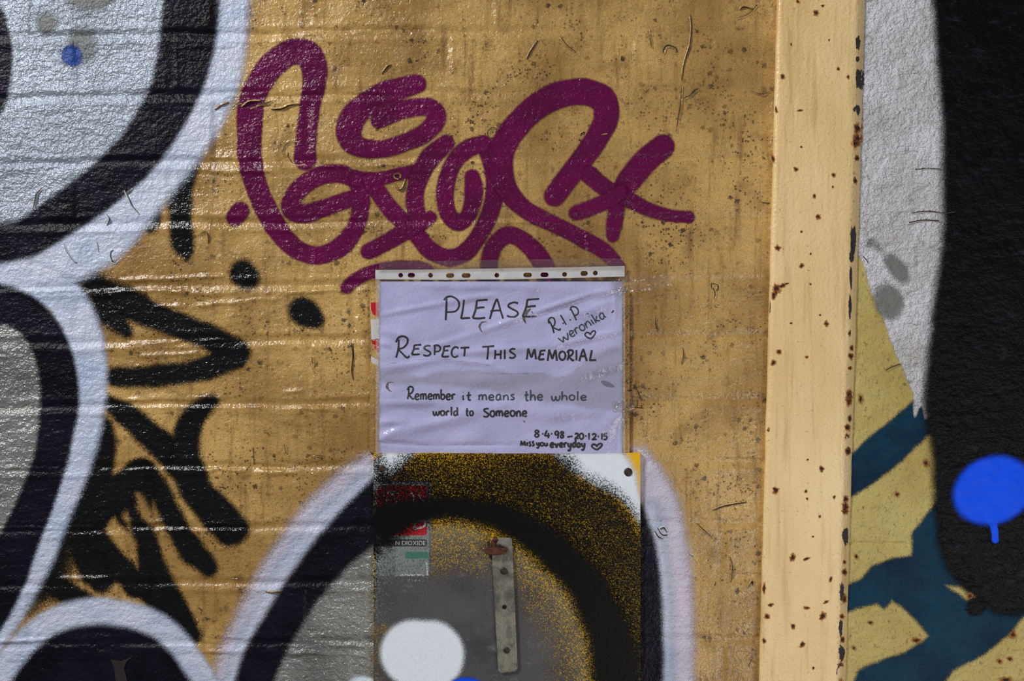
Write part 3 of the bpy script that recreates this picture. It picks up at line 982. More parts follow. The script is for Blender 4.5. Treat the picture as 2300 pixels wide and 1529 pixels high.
def disc(name, cx, cy, r, h, material, parent, n=18, ry=None):
    v = [W(cx, cy, h)] + [W(cx + r * math.cos(2 * math.pi * i / n), cy + (ry or r) * math.sin(2 * math.pi * i / n), h) for i in range(n)]
    f = [(0, 1 + (i + 1) % n, 1 + i) for i in range(n)]
    return mk(name, v, f, material, parent, smooth=False)


M_HOLE = plain('hole_shade_black', (6, 5, 5), 0.9)
disc('hole_shade', 1133, 1363, 5.2, HS + 0.00004, M_HOLE, hasp)  # black disc on the face; shade of a drilled opening put into colour


def tube(path, r, n=10):
    """pipe through metre points"""
    P = [Vector(p) for p in path]
    v, f = [], []
    for i, p in enumerate(P):
        t = (P[min(i + 1, len(P) - 1)] - P[max(i - 1, 0)]).normalized()
        a = t.orthogonal().normalized()
        b = t.cross(a)
        for k in range(n):
            an = 2 * math.pi * k / n
            v.append(tuple(p + a * r * math.cos(an) + b * r * math.sin(an)))
    for i in range(len(P) - 1):
        for k in range(n):
            j = (k + 1) % n
            f.append((i * n + k, i * n + j, (i + 1) * n + j, (i + 1) * n + k))
    f.append(tuple(range(n))[::-1]); f.append(tuple(range((len(P) - 1) * n, len(P) * n)))
    return v, f


v1, f1 = poly_plate([(1088, 1236), (1092, 1230), (1118, 1228), (1140, 1232), (1137, 1244), (1112, 1247), (1089, 1244)], HS, HS + 0.009, 2)
hk = mk('hook_plate', v1, f1, M_RUST, hasp, smooth=False)
v1, f1 = tube([W(1111, 1240, HS + 0.004), W(1110, 1226, HS + 0.006), W(1110, 1214, HS + 0.008), W(1112, 1210, HS + 0.011), W(1114, 1214, HS + 0.014)], 0.0032)
mk('hook_pin', v1, f1, M_RUST, hk)
v1, f1 = poly_plate([(1094, 1216), (1100, 1212), (1102, 1230), (1096, 1234)], HS, HS + 0.006, 1)
mk('hook_lug', v1, f1, M_RUST, hk, smooth=False)

# ---------------------------------------------------------------- painted board behind the notice, with an older sticker
bk = mk('backing_board', *flat_box(*BKP, -0.001, H_BKP), BUFF, None, smooth=False, origin=W(1122, 836, 0))
props(bk, 'thin buff-painted board fixed to the bricks behind the paper notice', 'board')
os_ = thing('torn_sticker', W(843, 745, H_BKP), 'torn red and white sticker peeping out along the notice edge', 'sticker')
for nm, pts, m in (('red_piece', [(833, 679), (849, 679), (862, 680), (862, 712), (850, 712), (838, 706), (833, 694)], M_RED),
                   ('white_piece', [(833, 717), (850, 717), (862, 717), (862, 762), (850, 762), (834, 762)], M_STW),
                   ('red_star_piece', [(834, 763), (841, 766), (844, 760), (862, 762), (862, 790), (848, 790), (840, 780), (844, 775), (836, 772)], M_RED),
                   ('white_scrap', [(833, 800), (840, 803), (852, 810), (850, 818), (840, 818), (834, 812)], M_STW)):
    v1, f1 = poly_plate(pts, H_BKP, H_BKP + 0.00015)
    mk(nm, v1, f1, m, os_, smooth=False)

# ---------------------------------------------------------------- paper notice
NPX = (852, 1397, 632, 1018)
HN = 0.0062
nx_, ny_ = 138, 98
nu, nv = np.meshgrid(np.linspace(NPX[0], NPX[1], nx_), np.linspace(NPX[2], NPX[3], ny_))
CREASE = [((852, 708), (1012, 676), 0.9, 5), ((1012, 676), (1110, 662), 0.9, 7), ((1000, 668), (1200, 700), -0.5, 12),
          ((905, 800), (1085, 742), 0.8, 7), ((1085, 742), (1190, 705), 1.0, 5), ((1190, 705), (1325, 660), 1.3, 5), ((1190, 718), (1330, 668), -0.7, 7), ((1325, 660), (1395, 648), 0.7, 6),
          ((940, 800), (1250, 775), 0.8, 8), ((1250, 775), (1395, 742), 1.0, 6), ((1230, 712), (1390, 690), 0.6, 10), ((852, 826), (1000, 806), 0.9, 8), ((1000, 806), (1105, 818), 0.7, 6),
          ((852, 740), (930, 760), 0.8, 10), ((852, 770), (880, 775), 0.8, 6), ((880, 890), (1010, 905), 0.8, 12), ((852, 905), (960, 905), 0.9, 8), ((852, 948), (910, 946), 0.9, 7),
          ((900, 965), (1060, 930), 1.1, 12), ((852, 985), (900, 962), 1.0, 8), ((1030, 925), (1150, 905), 0.8, 12), ((852, 993), (960, 1000), -0.9, 4), ((960, 1000), (1170, 998), -0.7, 4),
          ((1130, 925), (1397, 925), 0.9, 16), ((1250, 850), (1390, 820), 0.7, 14), ((1000, 860), (1140, 850), 0.7, 14), ((1350, 960), (1396, 930), 0.9, 14), ((1384, 960), (1386, 1010), -0.7, 3),
          ((930, 640), (1200, 645), 0.6, 8), ((1150, 640), (1390, 655), 0.4, 12), ((1310, 700), (1385, 672), 0.7, 8), ((1380, 640), (1382, 720), 0.5, 4), ((860, 840), (940, 836), -0.5, 8)]


def sheet_h(x, y):
    """the cockled surface of the paper inside its sleeve"""
    x, y = np.asarray(x, float), np.asarray(y, float)
    h = np.zeros_like(x)
    for (ax, ay), (bx, by), amp, w in CREASE:
        dx, dy = bx - ax, by - ay
        L = dx * dx + dy * dy
        t = np.clip(((x - ax) * dx + (y - ay) * dy) / L, 0, 1)
        d = np.hypot(x - ax - dx * t, y - ay - dy * t)
        h += 2.5e-3 * amp * np.exp(-(d / w) ** 2) * (0.35 + 0.65 * np.sin(np.clip(t, 0.02, 0.98) * math.pi))
    h += 2.6e-3 * (vnoise(x * 0.55 + y * 0.35, y, 60, 31) - 0.5) + 1.5e-3 * (vnoise(x * 0.4, y + 0.25 * x, 21, 32) - 0.5)
    return np.maximum(h, -0.0018) + HN


def grid_mesh(name, xs, ys, hf, material, parent, attrs=None, lift=0.0, back=None):
    ny, nx = xs.shape
    hh = hf(xs, ys) + lift
    v = np.array([W(a, b, c) for a, b, c in zip(xs.ravel(), ys.ravel(), hh.ravel())])
    jj, ii = np.mgrid[0:ny - 1, 0:nx - 1]
    a = (jj * nx + ii).ravel()
    f = np.stack([a, a + nx, a + nx + 1, a + 1], 1)
    return mk(name, v, f, material, parent, attrs)


m_, t_ = mat('lavender_white_paper')
st_ = t_.attr('stain')
c_ = t_.mix(t_.ramp(t_.noise(20, 3), 0.35, 0.7), lin((196, 194, 236)), lin((184, 184, 226)))
wet = t_.ramp(t_.math('ADD', st_, t_.math('MULTIPLY', t_.math('SUBTRACT', t_.noise(45, 3), 0.5), 1.3)), -0.5, 0.5)
c_ = t_.mix(t_.math('MULTIPLY', wet, 0.75), c_, lin((158, 158, 182)))
rim = t_.attr('rim')
c_ = t_.mix(t_.math('MULTIPLY', t_.ramp(t_.math('ADD', rim, t_.math('MULTIPLY', t_.math('SUBTRACT', t_.noise(90, 3), 0.6), 0.9)), 0.6, 1.05), 0.55), c_, lin((104, 102, 124)))
c_ = grain(t_, c_, 0.10, 1300)
t_.out(c_, 0.6, normal=t_.bump(t_.math('ADD', t_.noise(260, 3), t_.math('MULTIPLY', t_.noise(1100, 1), 0.4)), 0.0007), spec=0.3)
M_PAPER = m_
wet_poly = [(852, 840), (900, 836), (950, 845), (1000, 833), (1100, 830), (1150, 838), (1215, 838), (1255, 847), (1290, 834), (1330, 805), (1397, 780), (1397, 912), (1250, 905), (1120, 880), (1030, 868), (930, 862), (870, 862)]
sdw = sd_poly(wet_poly, True, nu, nv)
line_pts = [[(852, 824), (900, 812), (985, 806), (1040, 812), (1075, 816), (1105, 822)], [(1080, 838), (1140, 839), (1215, 838), (1240, 846), (1262, 848), (1290, 834), (1330, 806), (1360, 800), (1397, 780)],
            [(852, 990), (880, 996), (960, 999), (1060, 999), (1170, 996)]]
rimv = np.full(nu.shape, FAR)
for lp in line_pts:
    rimv = sd_stroke([(x, y, 0.9) for x, y in lp], rimv, nu, nv)
notice = thing('paper_notice', W(1124, 825, HN), 'creased lavender-white sheet with handwritten memorial request, inside the plastic sleeve', 'notice')
grid_mesh('sheet', nu, nv, sheet_h, M_PAPER, notice, {'stain': np.clip(sdw / 14, -2, 2), 'rim': np.clip(1 + rimv / 4, 0, 1)})

# single-line handwriting: every glyph a list of strokes in a unit box (y down, 1 = writing line)
def A_(cx, cy, rx, ry, a0, a1, n=9):
    return [(cx + rx * math.cos(math.radians(a0 + (a1 - a0) * i / (n - 1))), cy + ry * math.sin(math.radians(a0 + (a1 - a0) * i / (n - 1)))) for i in range(n)]


GL = {
    'P': [[(0.18, 0.06), (0.16, 0.5), (0.12, 1.0)], [(0.0, 0.15), (0.2, 0.02), (0.55, 0.0), (0.92, 0.16), (1.0, 0.4), (0.75, 0.62), (0.15, 0.66)]],
    'L': [[(0.35, 0), (0.22, 0.5), (0.05, 0.96), (0.06, 1.0), (0.5, 0.98), (1.0, 0.97)]],
    'E': [[(0.3, 0.04), (0.22, 0.5), (0.02, 0.97)], [(0.3, 0.05), (0.65, 0.02), (1.0, 0.0)], [(0.2, 0.46), (0.5, 0.42), (0.8, 0.4)], [(0.02, 0.98), (0.4, 1.0), (0.85, 0.96)]],
    'A': [[(0.0, 1.0), (0.22, 0.5), (0.5, 0.0), (0.62, 0.1), (0.8, 0.55), (1.0, 0.98)], [(0.05, 0.6), (0.45, 0.56), (0.85, 0.56)]],
    'S': [[(0.95, 0.06), (0.6, 0.0), (0.2, 0.1), (0.12, 0.28), (0.45, 0.45), (0.85, 0.62), (0.92, 0.82), (0.6, 0.98), (0.15, 0.96), (0.0, 0.88)]],
    'R': [[(0.22, 0.15), (0.18, 0.6), (0.02, 1.0)], [(0.0, 0.28), (0.2, 0.06), (0.55, 0.0), (0.85, 0.12), (0.8, 0.36), (0.5, 0.55), (0.2, 0.6), (0.5, 0.82), (0.8, 1.0), (1.0, 0.92)]],
    'C': [[(1.0, 0.12), (0.6, 0.0), (0.2, 0.18), (0.0, 0.55), (0.15, 0.88), (0.5, 1.0), (0.95, 0.85)]],
    'T': [[(0.0, 0.06), (0.5, 0.03), (1.0, 0.0)], [(0.5, 0.03), (0.48, 0.5), (0.42, 1.0)]],
    'H': [[(0.1, 0.0), (0.08, 0.5), (0.02, 1.0)], [(0.95, 0.02), (0.9, 0.5), (0.9, 1.0)], [(0.08, 0.52), (0.5, 0.5), (0.92, 0.48)]],
    'I': [[(0.5, 0.0), (0.52, 0.5), (0.5, 1.0)]],
    'M': [[(0.0, 1.0), (0.08, 0.5), (0.16, 0.0), (0.2, 0.05), (0.35, 0.45), (0.5, 0.78), (0.66, 0.4), (0.84, 0.02), (0.92, 0.5), (1.0, 1.0)]],
    'O': [A_(0.5, 0.5, 0.5, 0.5, -110, 255, 13)],
    'W': [[(0.0, 0.0), (0.12, 0.5), (0.26, 0.98), (0.4, 0.6), (0.5, 0.3), (0.6, 0.7), (0.74, 1.0), (0.9, 0.5), (1.0, 0.05)]],
    'e': [[(0.08, 0.58), (0.5, 0.52), (0.92, 0.38), (0.7, 0.04), (0.3, 0.1), (0.05, 0.5), (0.2, 0.9), (0.6, 1.0), (1.0, 0.85)]],
    'm': [[(0.0, 0.05), (0.06, 0.5), (0.04, 1.0)], [(0.05, 0.5), (0.2, 0.1), (0.38, 0.08), (0.46, 0.4), (0.46, 1.0)], [(0.47, 0.5), (0.62, 0.1), (0.82, 0.08), (0.92, 0.45), (0.95, 1.0)]],
    'b': [[(0.05, -0.75), (0.05, 0.2), (0.08, 0.95)], [(0.06, 0.5), (0.4, 0.15), (0.85, 0.3), (0.9, 0.7), (0.5, 1.0), (0.08, 0.92)]],
    'r': [[(0.05, 0.1), (0.15, 0.5), (0.15, 1.0)], [(0.14, 0.5), (0.35, 0.15), (0.7, 0.05), (1.0, 0.18)]],
    'i': [[(0.4, 0.1), (0.4, 0.6), (0.55, 1.0)], [(0.3, -0.45), (0.4, -0.5)]],
    't': [[(0.5, -0.55), (0.45, 0.2), (0.42, 0.8), (0.65, 1.0), (0.95, 0.9)], [(0.0, 0.12), (0.5, 0.08), (1.0, 0.02)]],
    'a': [[(0.85, 0.15), (0.5, 0.0), (0.12, 0.3), (0.1, 0.8), (0.45, 0.98), (0.8, 0.6), (0.85, 0.15), (0.84, 0.7), (1.0, 1.0)]],
    'n': [[(0.05, 0.05), (0.1, 0.5), (0.08, 1.0)], [(0.1, 0.5), (0.4, 0.1), (0.75, 0.1), (0.9, 0.5), (0.92, 1.0)]],
    's': [[(0.9, 0.05), (0.45, 0.02), (0.2, 0.22), (0.55, 0.48), (0.85, 0.72), (0.55, 0.98), (0.05, 0.92)]],
    'h': [[(0.08, -0.75), (0.08, 0.2), (0.05, 1.0)], [(0.07, 0.55), (0.4, 0.12), (0.75, 0.15), (0.88, 0.5), (0.9, 1.0)]],
    'w': [[(0.0, 0.1), (0.05, 0.7), (0.22, 1.0), (0.42, 0.75), (0.5, 0.25), (0.55, 0.75), (0.75, 1.0), (0.95, 0.65), (1.0, 0.05)]],
    'o': [A_(0.5, 0.5, 0.48, 0.5, -100, 260, 11)],
    'l': [[(0.5, -0.75), (0.48, 0.2), (0.45, 1.0)]],
    'd': [[(0.85, 0.2), (0.45, 0.05), (0.08, 0.45), (0.2, 0.95), (0.6, 0.92), (0.88, 0.5)], [(0.9, -0.75), (0.9, 0.3), (0.98, 1.0)]],
    'u': [[(0.05, 0.08), (0.08, 0.7), (0.35, 1.0), (0.7, 0.85), (0.88, 0.1)], [(0.88, 0.1), (0.88, 0.7), (1.0, 1.0)]],
    'y': [[(0.05, 0.05), (0.1, 0.6), (0.4, 0.85), (0.75, 0.6), (0.9, 0.05)], [(0.9, 0.05), (0.85, 0.8), (0.6, 1.6), (0.2, 1.7), (0.05, 1.45)]],
    'v': [[(0.0, 0.05), (0.25, 0.55), (0.45, 1.0), (0.7, 0.5), (0.95, 0.05)]],
    'k': [[(0.1, -0.6), (0.1, 0.2), (0.08, 1.0)], [(0.85, 0.05), (0.5, 0.4), (0.15, 0.6), (0.5, 0.75), (1.0, 1.0)]],
    '8': [[(0.8, 0.12), (0.45, 0.0), (0.15, 0.2), (0.45, 0.45), (0.85, 0.7), (0.6, 1.0), (0.2, 0.95), (0.15, 0.7), (0.5, 0.45), (0.85, 0.2), (0.75, 0.08)]],
    '4': [[(0.45, 0.0), (0.25, 0.35), (0.05, 0.7), (0.5, 0.72), (1.0, 0.68)], [(0.75, 0.35), (0.72, 0.7), (0.7, 1.05)]],
    '9': [[(0.85, 0.2), (0.5, 0.0), (0.1, 0.2), (0.2, 0.5), (0.6, 0.5), (0.85, 0.2), (0.8, 0.6), (0.65, 1.05)]],
    '2': [[(0.05, 0.25), (0.3, 0.0), (0.75, 0.08), (0.8, 0.38), (0.4, 0.75), (0.05, 1.0), (0.5, 0.95), (1.0, 0.98)]],
    '0': [A_(0.5, 0.5, 0.45, 0.5, -90, 275, 12)],
    '1': [[(0.5, 0.0), (0.5, 0.5), (0.45, 1.0)]],
    '5': [[(0.9, 0.0), (0.5, 0.02), (0.2, 0.04), (0.12, 0.42), (0.5, 0.38), (0.9, 0.6), (0.7, 0.92), (0.3, 1.0), (0.0, 0.9)]],
    '-': [[(0.0, 0.62), (0.5, 0.55), (1.0, 0.5)]],
    '.': [[(0.25, 0.45), (0.75, 0.55)]],
    ',': [[(0.4, 0.9), (0.55, 0.95)]],
    '<': [[(0.5, 1.0), (0.15, 0.7), (0.0, 0.35), (0.2, 0.1), (0.42, 0.25), (0.5, 0.42), (0.65, 0.12), (0.9, 0.0), (1.0, 0.25), (0.8, 0.65), (0.5, 1.0)]],
}


def ink_mat(name, rgb, a):
    m, t = mat(name)
    al = t.ramp(t.noise(160, 3), 0.25, 0.6, a * 0.9, a)
    t.out(lin(rgb), 0.5, alpha=al)
    return m


INK = ink_mat('black_felt_pen_ink', (5, 7, 12), 1.0)
INK2 = ink_mat('faded_felt_pen_ink', (52, 58, 70), 0.9)


def write(name, glyphs, r, ink, parent=notice):
    """glyphs: (character, x0, x1, y_top, y_line[, angle about the box's lower-left corner])"""
    parts = []
    for gph in glyphs:
        ch, x0, x1, y0, y1 = gph[:5]
        ang = math.radians(gph[5]) if len(gph) > 5 else 0.0
        for s in GL[ch]:
            pts = []
            for u, v in s:
                dx, dy = u * (x1 - x0), (v - 1) * (y1 - y0)
                c, sn = math.cos(ang), math.sin(ang)
                pts.append((x0 + dx * c + dy * sn, y1 - dx * sn + dy * c, r * (0.9 + 0.2 * random.random())))
            if len(pts) == 2:
                a, b = pts
                pts = [a, ((a[0] + b[0]) / 2, (a[1] + b[1]) / 2, r), b]
            parts.append(ribbon([(a, b, c * 1.12) for a, b, c in pts], sheet_h, 0.00022, n=5))
    v, f = join_parts(parts)
    return mk(name, v, f, ink, parent, smooth=True)


def word(text, x0, x1, y0, y1, widths=None):
    w = [{'m': 1.5, 'w': 1.45, 'i': 0.4, 'l': 0.4, 't': 0.75, 'r': 0.8, 's': 0.8, 'M': 1.2, 'W': 1.4}.get(c, 1.0) for c in text]
    gap = 0.32
    tot = sum(w) + gap * (len(text) - 1)
    k = (x1 - x0) / tot
    out, x = [], x0
    for c, ww in zip(text, w):
        out.append((c, x, x + ww * k, y0 + random.uniform(-0.6, 0.6), y1 + random.uniform(-0.7, 0.7)))
        x += (ww + gap) * k
    return out


write('handwriting', [('P', 997, 1031, 666, 719), ('L', 1035, 1056, 673, 715), ('E', 1061, 1095, 673, 715), ('A', 1100, 1130, 673, 716), ('S', 1139, 1165, 679, 712), ('E', 1173, 1211, 671, 711)], 1.9, INK)
write('handwriting', [('R', 889, 920, 755, 803), ('E', 924, 946, 774, 796), ('S', 951, 968, 776, 799), ('P', 974, 989, 775, 797), ('E', 992, 1011, 777, 801), ('C', 1014, 1030, 779, 802), ('T', 1034, 1054, 780, 800)], 1.8, INK)
write('handwriting', [('T', 1083, 1110, 777, 807), ('H', 1111, 1126, 786, 806), ('I', 1130, 1137, 785, 806), ('S', 1144, 1158, 783, 804)], 1.9, INK)
write('handwriting', [('M', 1183, 1204, 784, 807), ('E', 1209, 1225, 787, 807), ('M', 1230, 1251, 786, 810), ('O', 1256, 1270, 789, 808), ('R', 1274, 1289, 786, 809), ('I', 1291, 1298, 786, 809), ('A', 1301, 1318, 785, 811), ('L', 1324, 1339, 786, 809)], 2.0, INK)
write('handwriting', [('R', 1244, 1262, 714, 748, 28), ('.', 1262, 1268, 722, 730), ('I', 1268, 1276, 706, 731, 30), ('.', 1278, 1284, 714, 722), ('P', 1293, 1309, 689, 720, 28), ('.', 1317, 1323, 701, 708)], 1.5, INK)
x_, y_ = 1260, 771
wl = []
for c, w in zip('Weronika', (24, 11, 10, 12, 13, 5, 11, 13)):
    wl.append((c, x_, x_ + w, y_ - 14, y_, 30))
    x_ += (w + 2.6) * math.cos(math.radians(30)); y_ -= (w + 2.6) * math.sin(math.radians(30))
write('handwriting', wl, 1.4, INK2)
write('heart', [('<', 1315, 1339, 745, 762, 6)], 1.5, INK)
write('pen_mark', [('-', 1377, 1384, 694, 706, 40)], 1.4, INK)
write('handwriting', [('R', 915, 930, 868, 896)] + word('emember', 932, 1022, 884, 897), 1.7, INK)
write('handwriting', word('it', 1038, 1058, 886, 899), 1.6, INK)
write('handwriting', word('means', 1075, 1156, 886, 898), 1.6, INK2)
write('handwriting', word('the', 1178, 1219, 886, 899), 1.6, INK2)
write('handwriting', word('whole', 1239, 1317, 887, 899), 1.6, INK2)
write('handwriting', word('world', 973, 1028, 922, 933), 1.7, INK)
write('handwriting', word('to', 1046, 1063, 922, 933), 1.7, INK)
write('handwriting', [('S', 1086, 1098, 917, 936)] + word('omeone', 1101, 1183, 922, 935), 1.8, INK)
write('handwriting', [('8', 1200, 1212, 966, 981), ('.', 1216, 1222, 970, 978), ('4', 1223, 1235, 966, 983), ('.', 1236, 1242, 970, 978), ('9', 1246, 1256, 968, 984), ('8', 1258, 1267, 969, 983), ('-', 1274, 1286, 972, 987),
                      ('2', 1291, 1300, 973, 985), ('0', 1301, 1311, 973, 986), ('.', 1313, 1319, 975, 983), ('1', 1320, 1326, 972, 987), ('2', 1330, 1340, 974, 987), ('.', 1341, 1347, 976, 984), ('1', 1349, 1355, 973, 987), ('5', 1356, 1364, 973, 987)], 1.75, INK)
write('handwriting', [('M', 1169, 1180, 991, 1001)] + word('iss', 1183, 1200, 992, 1001), 1.7, INK)
write('handwriting', word('you', 1205, 1230, 993, 1001), 1.7, INK)
write('handwriting', word('everyday', 1236, 1314, 994, 1004), 1.9, INK)
write('heart', [('<', 1329, 1352, 996, 1010)], 1.9, INK)
m_, t_ = mat('brown_rust_stain')
t_.out(t_.mix(t_.noise(300, 3), lin((40, 26, 16)), lin((112, 88, 66))), 0.7, alpha=t_.ramp(t_.noise(500, 3), 0.25, 0.6, 0.35, 0.95))
M_STAIN = m_
for p in ([(1093, 722, 0.8), (1082, 724, 1.6), (1077, 734, 2.2), (1082, 745, 1.0)], [(884, 858, 0.6), (873, 859, 1.2), (869, 868, 3.2), (874, 876, 1.6), (880, 880, 0.6)],
          [(1192, 693, 1.5), (1180, 704, 4.5), (1176, 714, 3.2), (1181, 726, 1.0)], [(1196, 700, 2.6), (1186, 708, 3.0)], [(1176, 944, 0.8), (1177.5, 946, 1.6), (1178, 949, 0.8)]):
    v1, f1 = ribbon(p, sheet_h, 0.00030)
    mk('rust_stain', v1, f1, M_STAIN, notice)
v1, f1 = ribbon([(1350, 856, 2), (1363, 862, 6), (1380, 868, 2)], sheet_h, 0.00018)
m_, t_ = mat('grey_smudge')
t_.out(lin((120, 118, 146)), 0.6, alpha=0.6)
mk('smudge', v1, f1, m_, notice)

# ---------------------------------------------------------------- plastic sleeve and tape
def clear_plastic(name, gloss, rough, tint, milk=0.0, bscale=60, bdist=0.002):
    m, t = mat(name)
    tr = t.n('ShaderNodeBsdfTransparent')
    tr.inputs[0].default_value = (*tint, 1)
    gl = t.n('ShaderNodeBsdfAnisotropic')
    gl.inputs['Roughness'].default_value = rough
    nm = t.bump(t.math('ADD', t.noise(bscale, 3, 0.6), t.math('MULTIPLY', t.noise(520, 2), 0.10)), bdist)
    t.put(gl.inputs['Normal'], nm)
    lw = t.n('ShaderNodeLayerWeight')
    lw.inputs[0].default_value = 0.5
    f = t.math('MULTIPLY', t.math('ADD', 0.045, t.math('MULTIPLY', t.math('POWER', lw.outputs['Facing'], 4.0), 0.7)), gloss, clamp=True)
    mx = t.n('ShaderNodeMixShader')
    t.put(mx.inputs[0], f)
    t.t.links.new(tr.outputs[0], mx.inputs[1]); t.t.links.new(gl.outputs[0], mx.inputs[2])
    res = mx.outputs[0]
    if milk:
        df = t.n('ShaderNodeBsdfDiffuse')
        df.inputs[0].default_value = lin((222, 222, 226))
        m2 = t.n('ShaderNodeMixShader')
        t.put(m2.inputs[0], t.ramp(t.noise(60, 4), 0.3, 0.7, milk * 0.75, milk))
        t.t.links.new(res, m2.inputs[1]); t.t.links.new(df.outputs[0], m2.inputs[2])
        res = m2.outputs[0]
    o = t.n('ShaderNodeOutputMaterial')
    t.t.links.new(res, o.inputs[0])
    return m


M_CLEAR = clear_plastic('clear_sleeve_plastic', 1.3, 0.16, (0.98, 0.98, 0.985), 0.03)
M_SEAM = clear_plastic('crimped_sleeve_seam', 2.0, 0.2, (0.9, 0.88, 0.84), 0.22, 240, 0.004)
M_TAPE = clear_plastic('clear_adhesive_tape', 1.6, 0.10, (0.93, 0.90, 0.86), 0.05, 40, 0.003)
M_STRIP = clear_plastic('milky_punched_strip', 1.0, 0.3, (0.9, 0.9, 0.9), 0.80, 60, 0.0015)
slv = thing('plastic_sleeve', W(1124, 815, HN), 'clear punched plastic pocket over the paper notice, milky strip along its top', 'sleeve')
su, sv_ = np.meshgrid(np.linspace(846, 1402, 142), np.linspace(626, 1020, 100))
grid_mesh('pocket_film', su, sv_, lambda x, y: sheet_h(x, y) + 0.0007 + 0.0006 * (vnoise(x * 0.5, y, 33, 41)), M_CLEAR, slv)
for x0, x1 in ((844, 852), (1397, 1404)):
    eu, ev = np.meshgrid(np.linspace(x0, x1, 4), np.linspace(628, 1020, 120))
    grid_mesh('side_seam', eu, ev, lambda x, y: sheet_h(x, y) * 0 + HN + 0.0012 + 0.0009 * vnoise(x, y, 6, 43), M_SEAM, slv)


def holed_strip():
    cu = bpy.data.curves.new('punched_strip', 'CURVE')
    cu.dimensions = '2D'
    cu.fill_mode = 'BOTH'
    cu.extrude = 0.00012

    def loop(pts):
        sp = cu.splines.new('POLY')
        sp.points.add(len(pts) - 1)
        for q, (x, y) in zip(sp.points, pts):
            q.co = ((x - 1123) * S, (612 - y) * S, 0, 1)
        sp.use_cyclic_u = True
    loop([(843, 606), (1000, 605), (1150, 602), (1280, 600), (1403, 597), (1403, 621), (1280, 624), (1150, 627), (1000, 628), (843, 627)])
    for cx, cy, rx, ry in ((900, 618, 5.2, 5.4), (924, 618, 8, 5.4), (967, 618, 5.3, 5.4), (1011, 618.5, 9, 5.4), (1047, 618.5, 10, 5.4), (1116, 618, 5.3, 5.4), (1185, 617.5, 9.6, 5.4), (1223, 617, 9, 5.4), (1268, 616, 5.4, 5.4), (1312, 614, 8.2, 5.6), (1337, 613, 5.4, 5.4)):
        k = rx - ry
        pts = []
        for i in range(20):
            a = 2 * math.pi * i / 20
            pts.append((cx + (k if math.cos(a) > 0 else -k) + ry * math.cos(a), cy + ry * math.sin(a)))
        loop(pts)
    tmp = bpy.data.objects.new('tmp', cu)
    col.objects.link(tmp)
    dg = bpy.context.evaluated_depsgraph_get()
    dg.update()
    me = bpy.data.meshes.new_from_object(tmp.evaluated_get(dg))
    bpy.data.objects.remove(tmp)
    h = 0.0052
    k = 1 - h / D
    c = W(1123, 612, h)
    v = [(c[0] + p.co.x * k, c[1] - p.co.z, c[2] + p.co.y * k) for p in me.vertices]
    f = [tuple(p.vertices) for p in me.polygons]
    return mk('punched_strip', v, f, M_STRIP, slv, smooth=False)


holed_strip()


def tape(name, quad, h, label, wr=0.0012, seed=50, n=(60, 14), edge=True):
    t = thing(name, W(sum(q[0] for q in quad) / 4, sum(q[1] for q in quad) / 4, h), label, 'tape', 'clear tape holding up the notice')
    u, v = np.meshgrid(np.linspace(0, 1, n[0]), np.linspace(0, 1, n[1]))
    (ax, ay), (bx, by), (cx, cy), (dx, dy) = quad
    xs = (1 - v) * ((1 - u) * ax + u * bx) + v * ((1 - u) * dx + u * cx)
    ys = (1 - v) * ((1 - u) * ay + u * by) + v * ((1 - u) * dy + u * cy)
    hh = lambda x, y: h + wr * vnoise(x * 0.6 + y * 0.5, y, 11, seed) + 0.5 * wr * vnoise(x, y, 5, seed + 1)
    grid_mesh('film', xs, ys, hh, M_TAPE, t)
    return t


tape('adhesive_tape', [(852, 588), (1130, 583), (1130, 608), (850, 612)], 0.0056, 'long clear tape strip over the punched strip, crossing the magenta underline stroke')
tape('adhesive_tape', [(1120, 583), (1398, 580), (1400, 606), (1120, 609)], 0.0058, 'clear tape strip along the punched strip below the magenta star', seed=57)
tape('adhesive_tape', [(1372, 628), (1508, 616), (1510, 646), (1374, 662)], 0.0066, 'crinkled clear tape from the notice corner on to bare buff bricks', 0.004, 52, (50, 16))
tape('adhesive_tape', [(1376, 902), (1424, 900), (1426, 924), (1376, 928)], 0.0070, 'small clear tape tab on the notice edge beside the handwritten word whole', 0.003, 54, (24, 14))

# ---------------------------------------------------------------- the painted surface beyond the post
RX0, RX1 = 1868, 2580
rxs = RX0 + G * np.arange((RX1 - RX0) // G + 1)
RPX, RPY = np.meshgrid(rxs.astype(float), gy.astype(float))
HR0 = 0.0030
HR = HR0 + 1.1e-3 * (vnoise(RPX, RPY, 60, 71) - 0.5) + 0.8e-3 * (vnoise(RPX + RPY * 0.5, RPY - RPX * 0.5, 20, 72) - 0.5) + 0.6e-3 * (vnoise(RPX, RPY, 10, 73) - 0.5)
HR -= 1.2e-3 * (1 - sstep(1, 6, np.abs(RPY - 1218 - 0.02 * (RPX - 1900)))) * (RPX < 2040)
m_, t_ = mat('olive_cream_rendered_paint')
c_ = t_.mix(t_.ramp(t_.noise(9, 4), 0.35, 0.7), lin((196, 178, 108)), lin((176, 154, 82)))
c_ = t_.mix(t_.ramp(t_.noise(260, 3, 0.7, stretch=(1, 1, 0.6)), 0.56, 0.72, 0, 0.75), c_, lin((98, 82, 36)))
c_ = t_.mix(t_.ramp(t_.noise(55, 4, 0.7), 0.68, 0.74), c_, lin((84, 52, 22)))
t_.out(grain(t_, c_, 0.2), 0.5, normal=relief(t_, 0.8))
wr_ = patch('wall_right', np.ones((RPX.shape[0] - 1, RPX.shape[1] - 1), bool), HR, 0.0, m_, px=RPX, py=RPY)
props(wr_, 'olive-cream painted rough wall beyond the steel post', None, None, 'structure')
M_OLIVE = m_
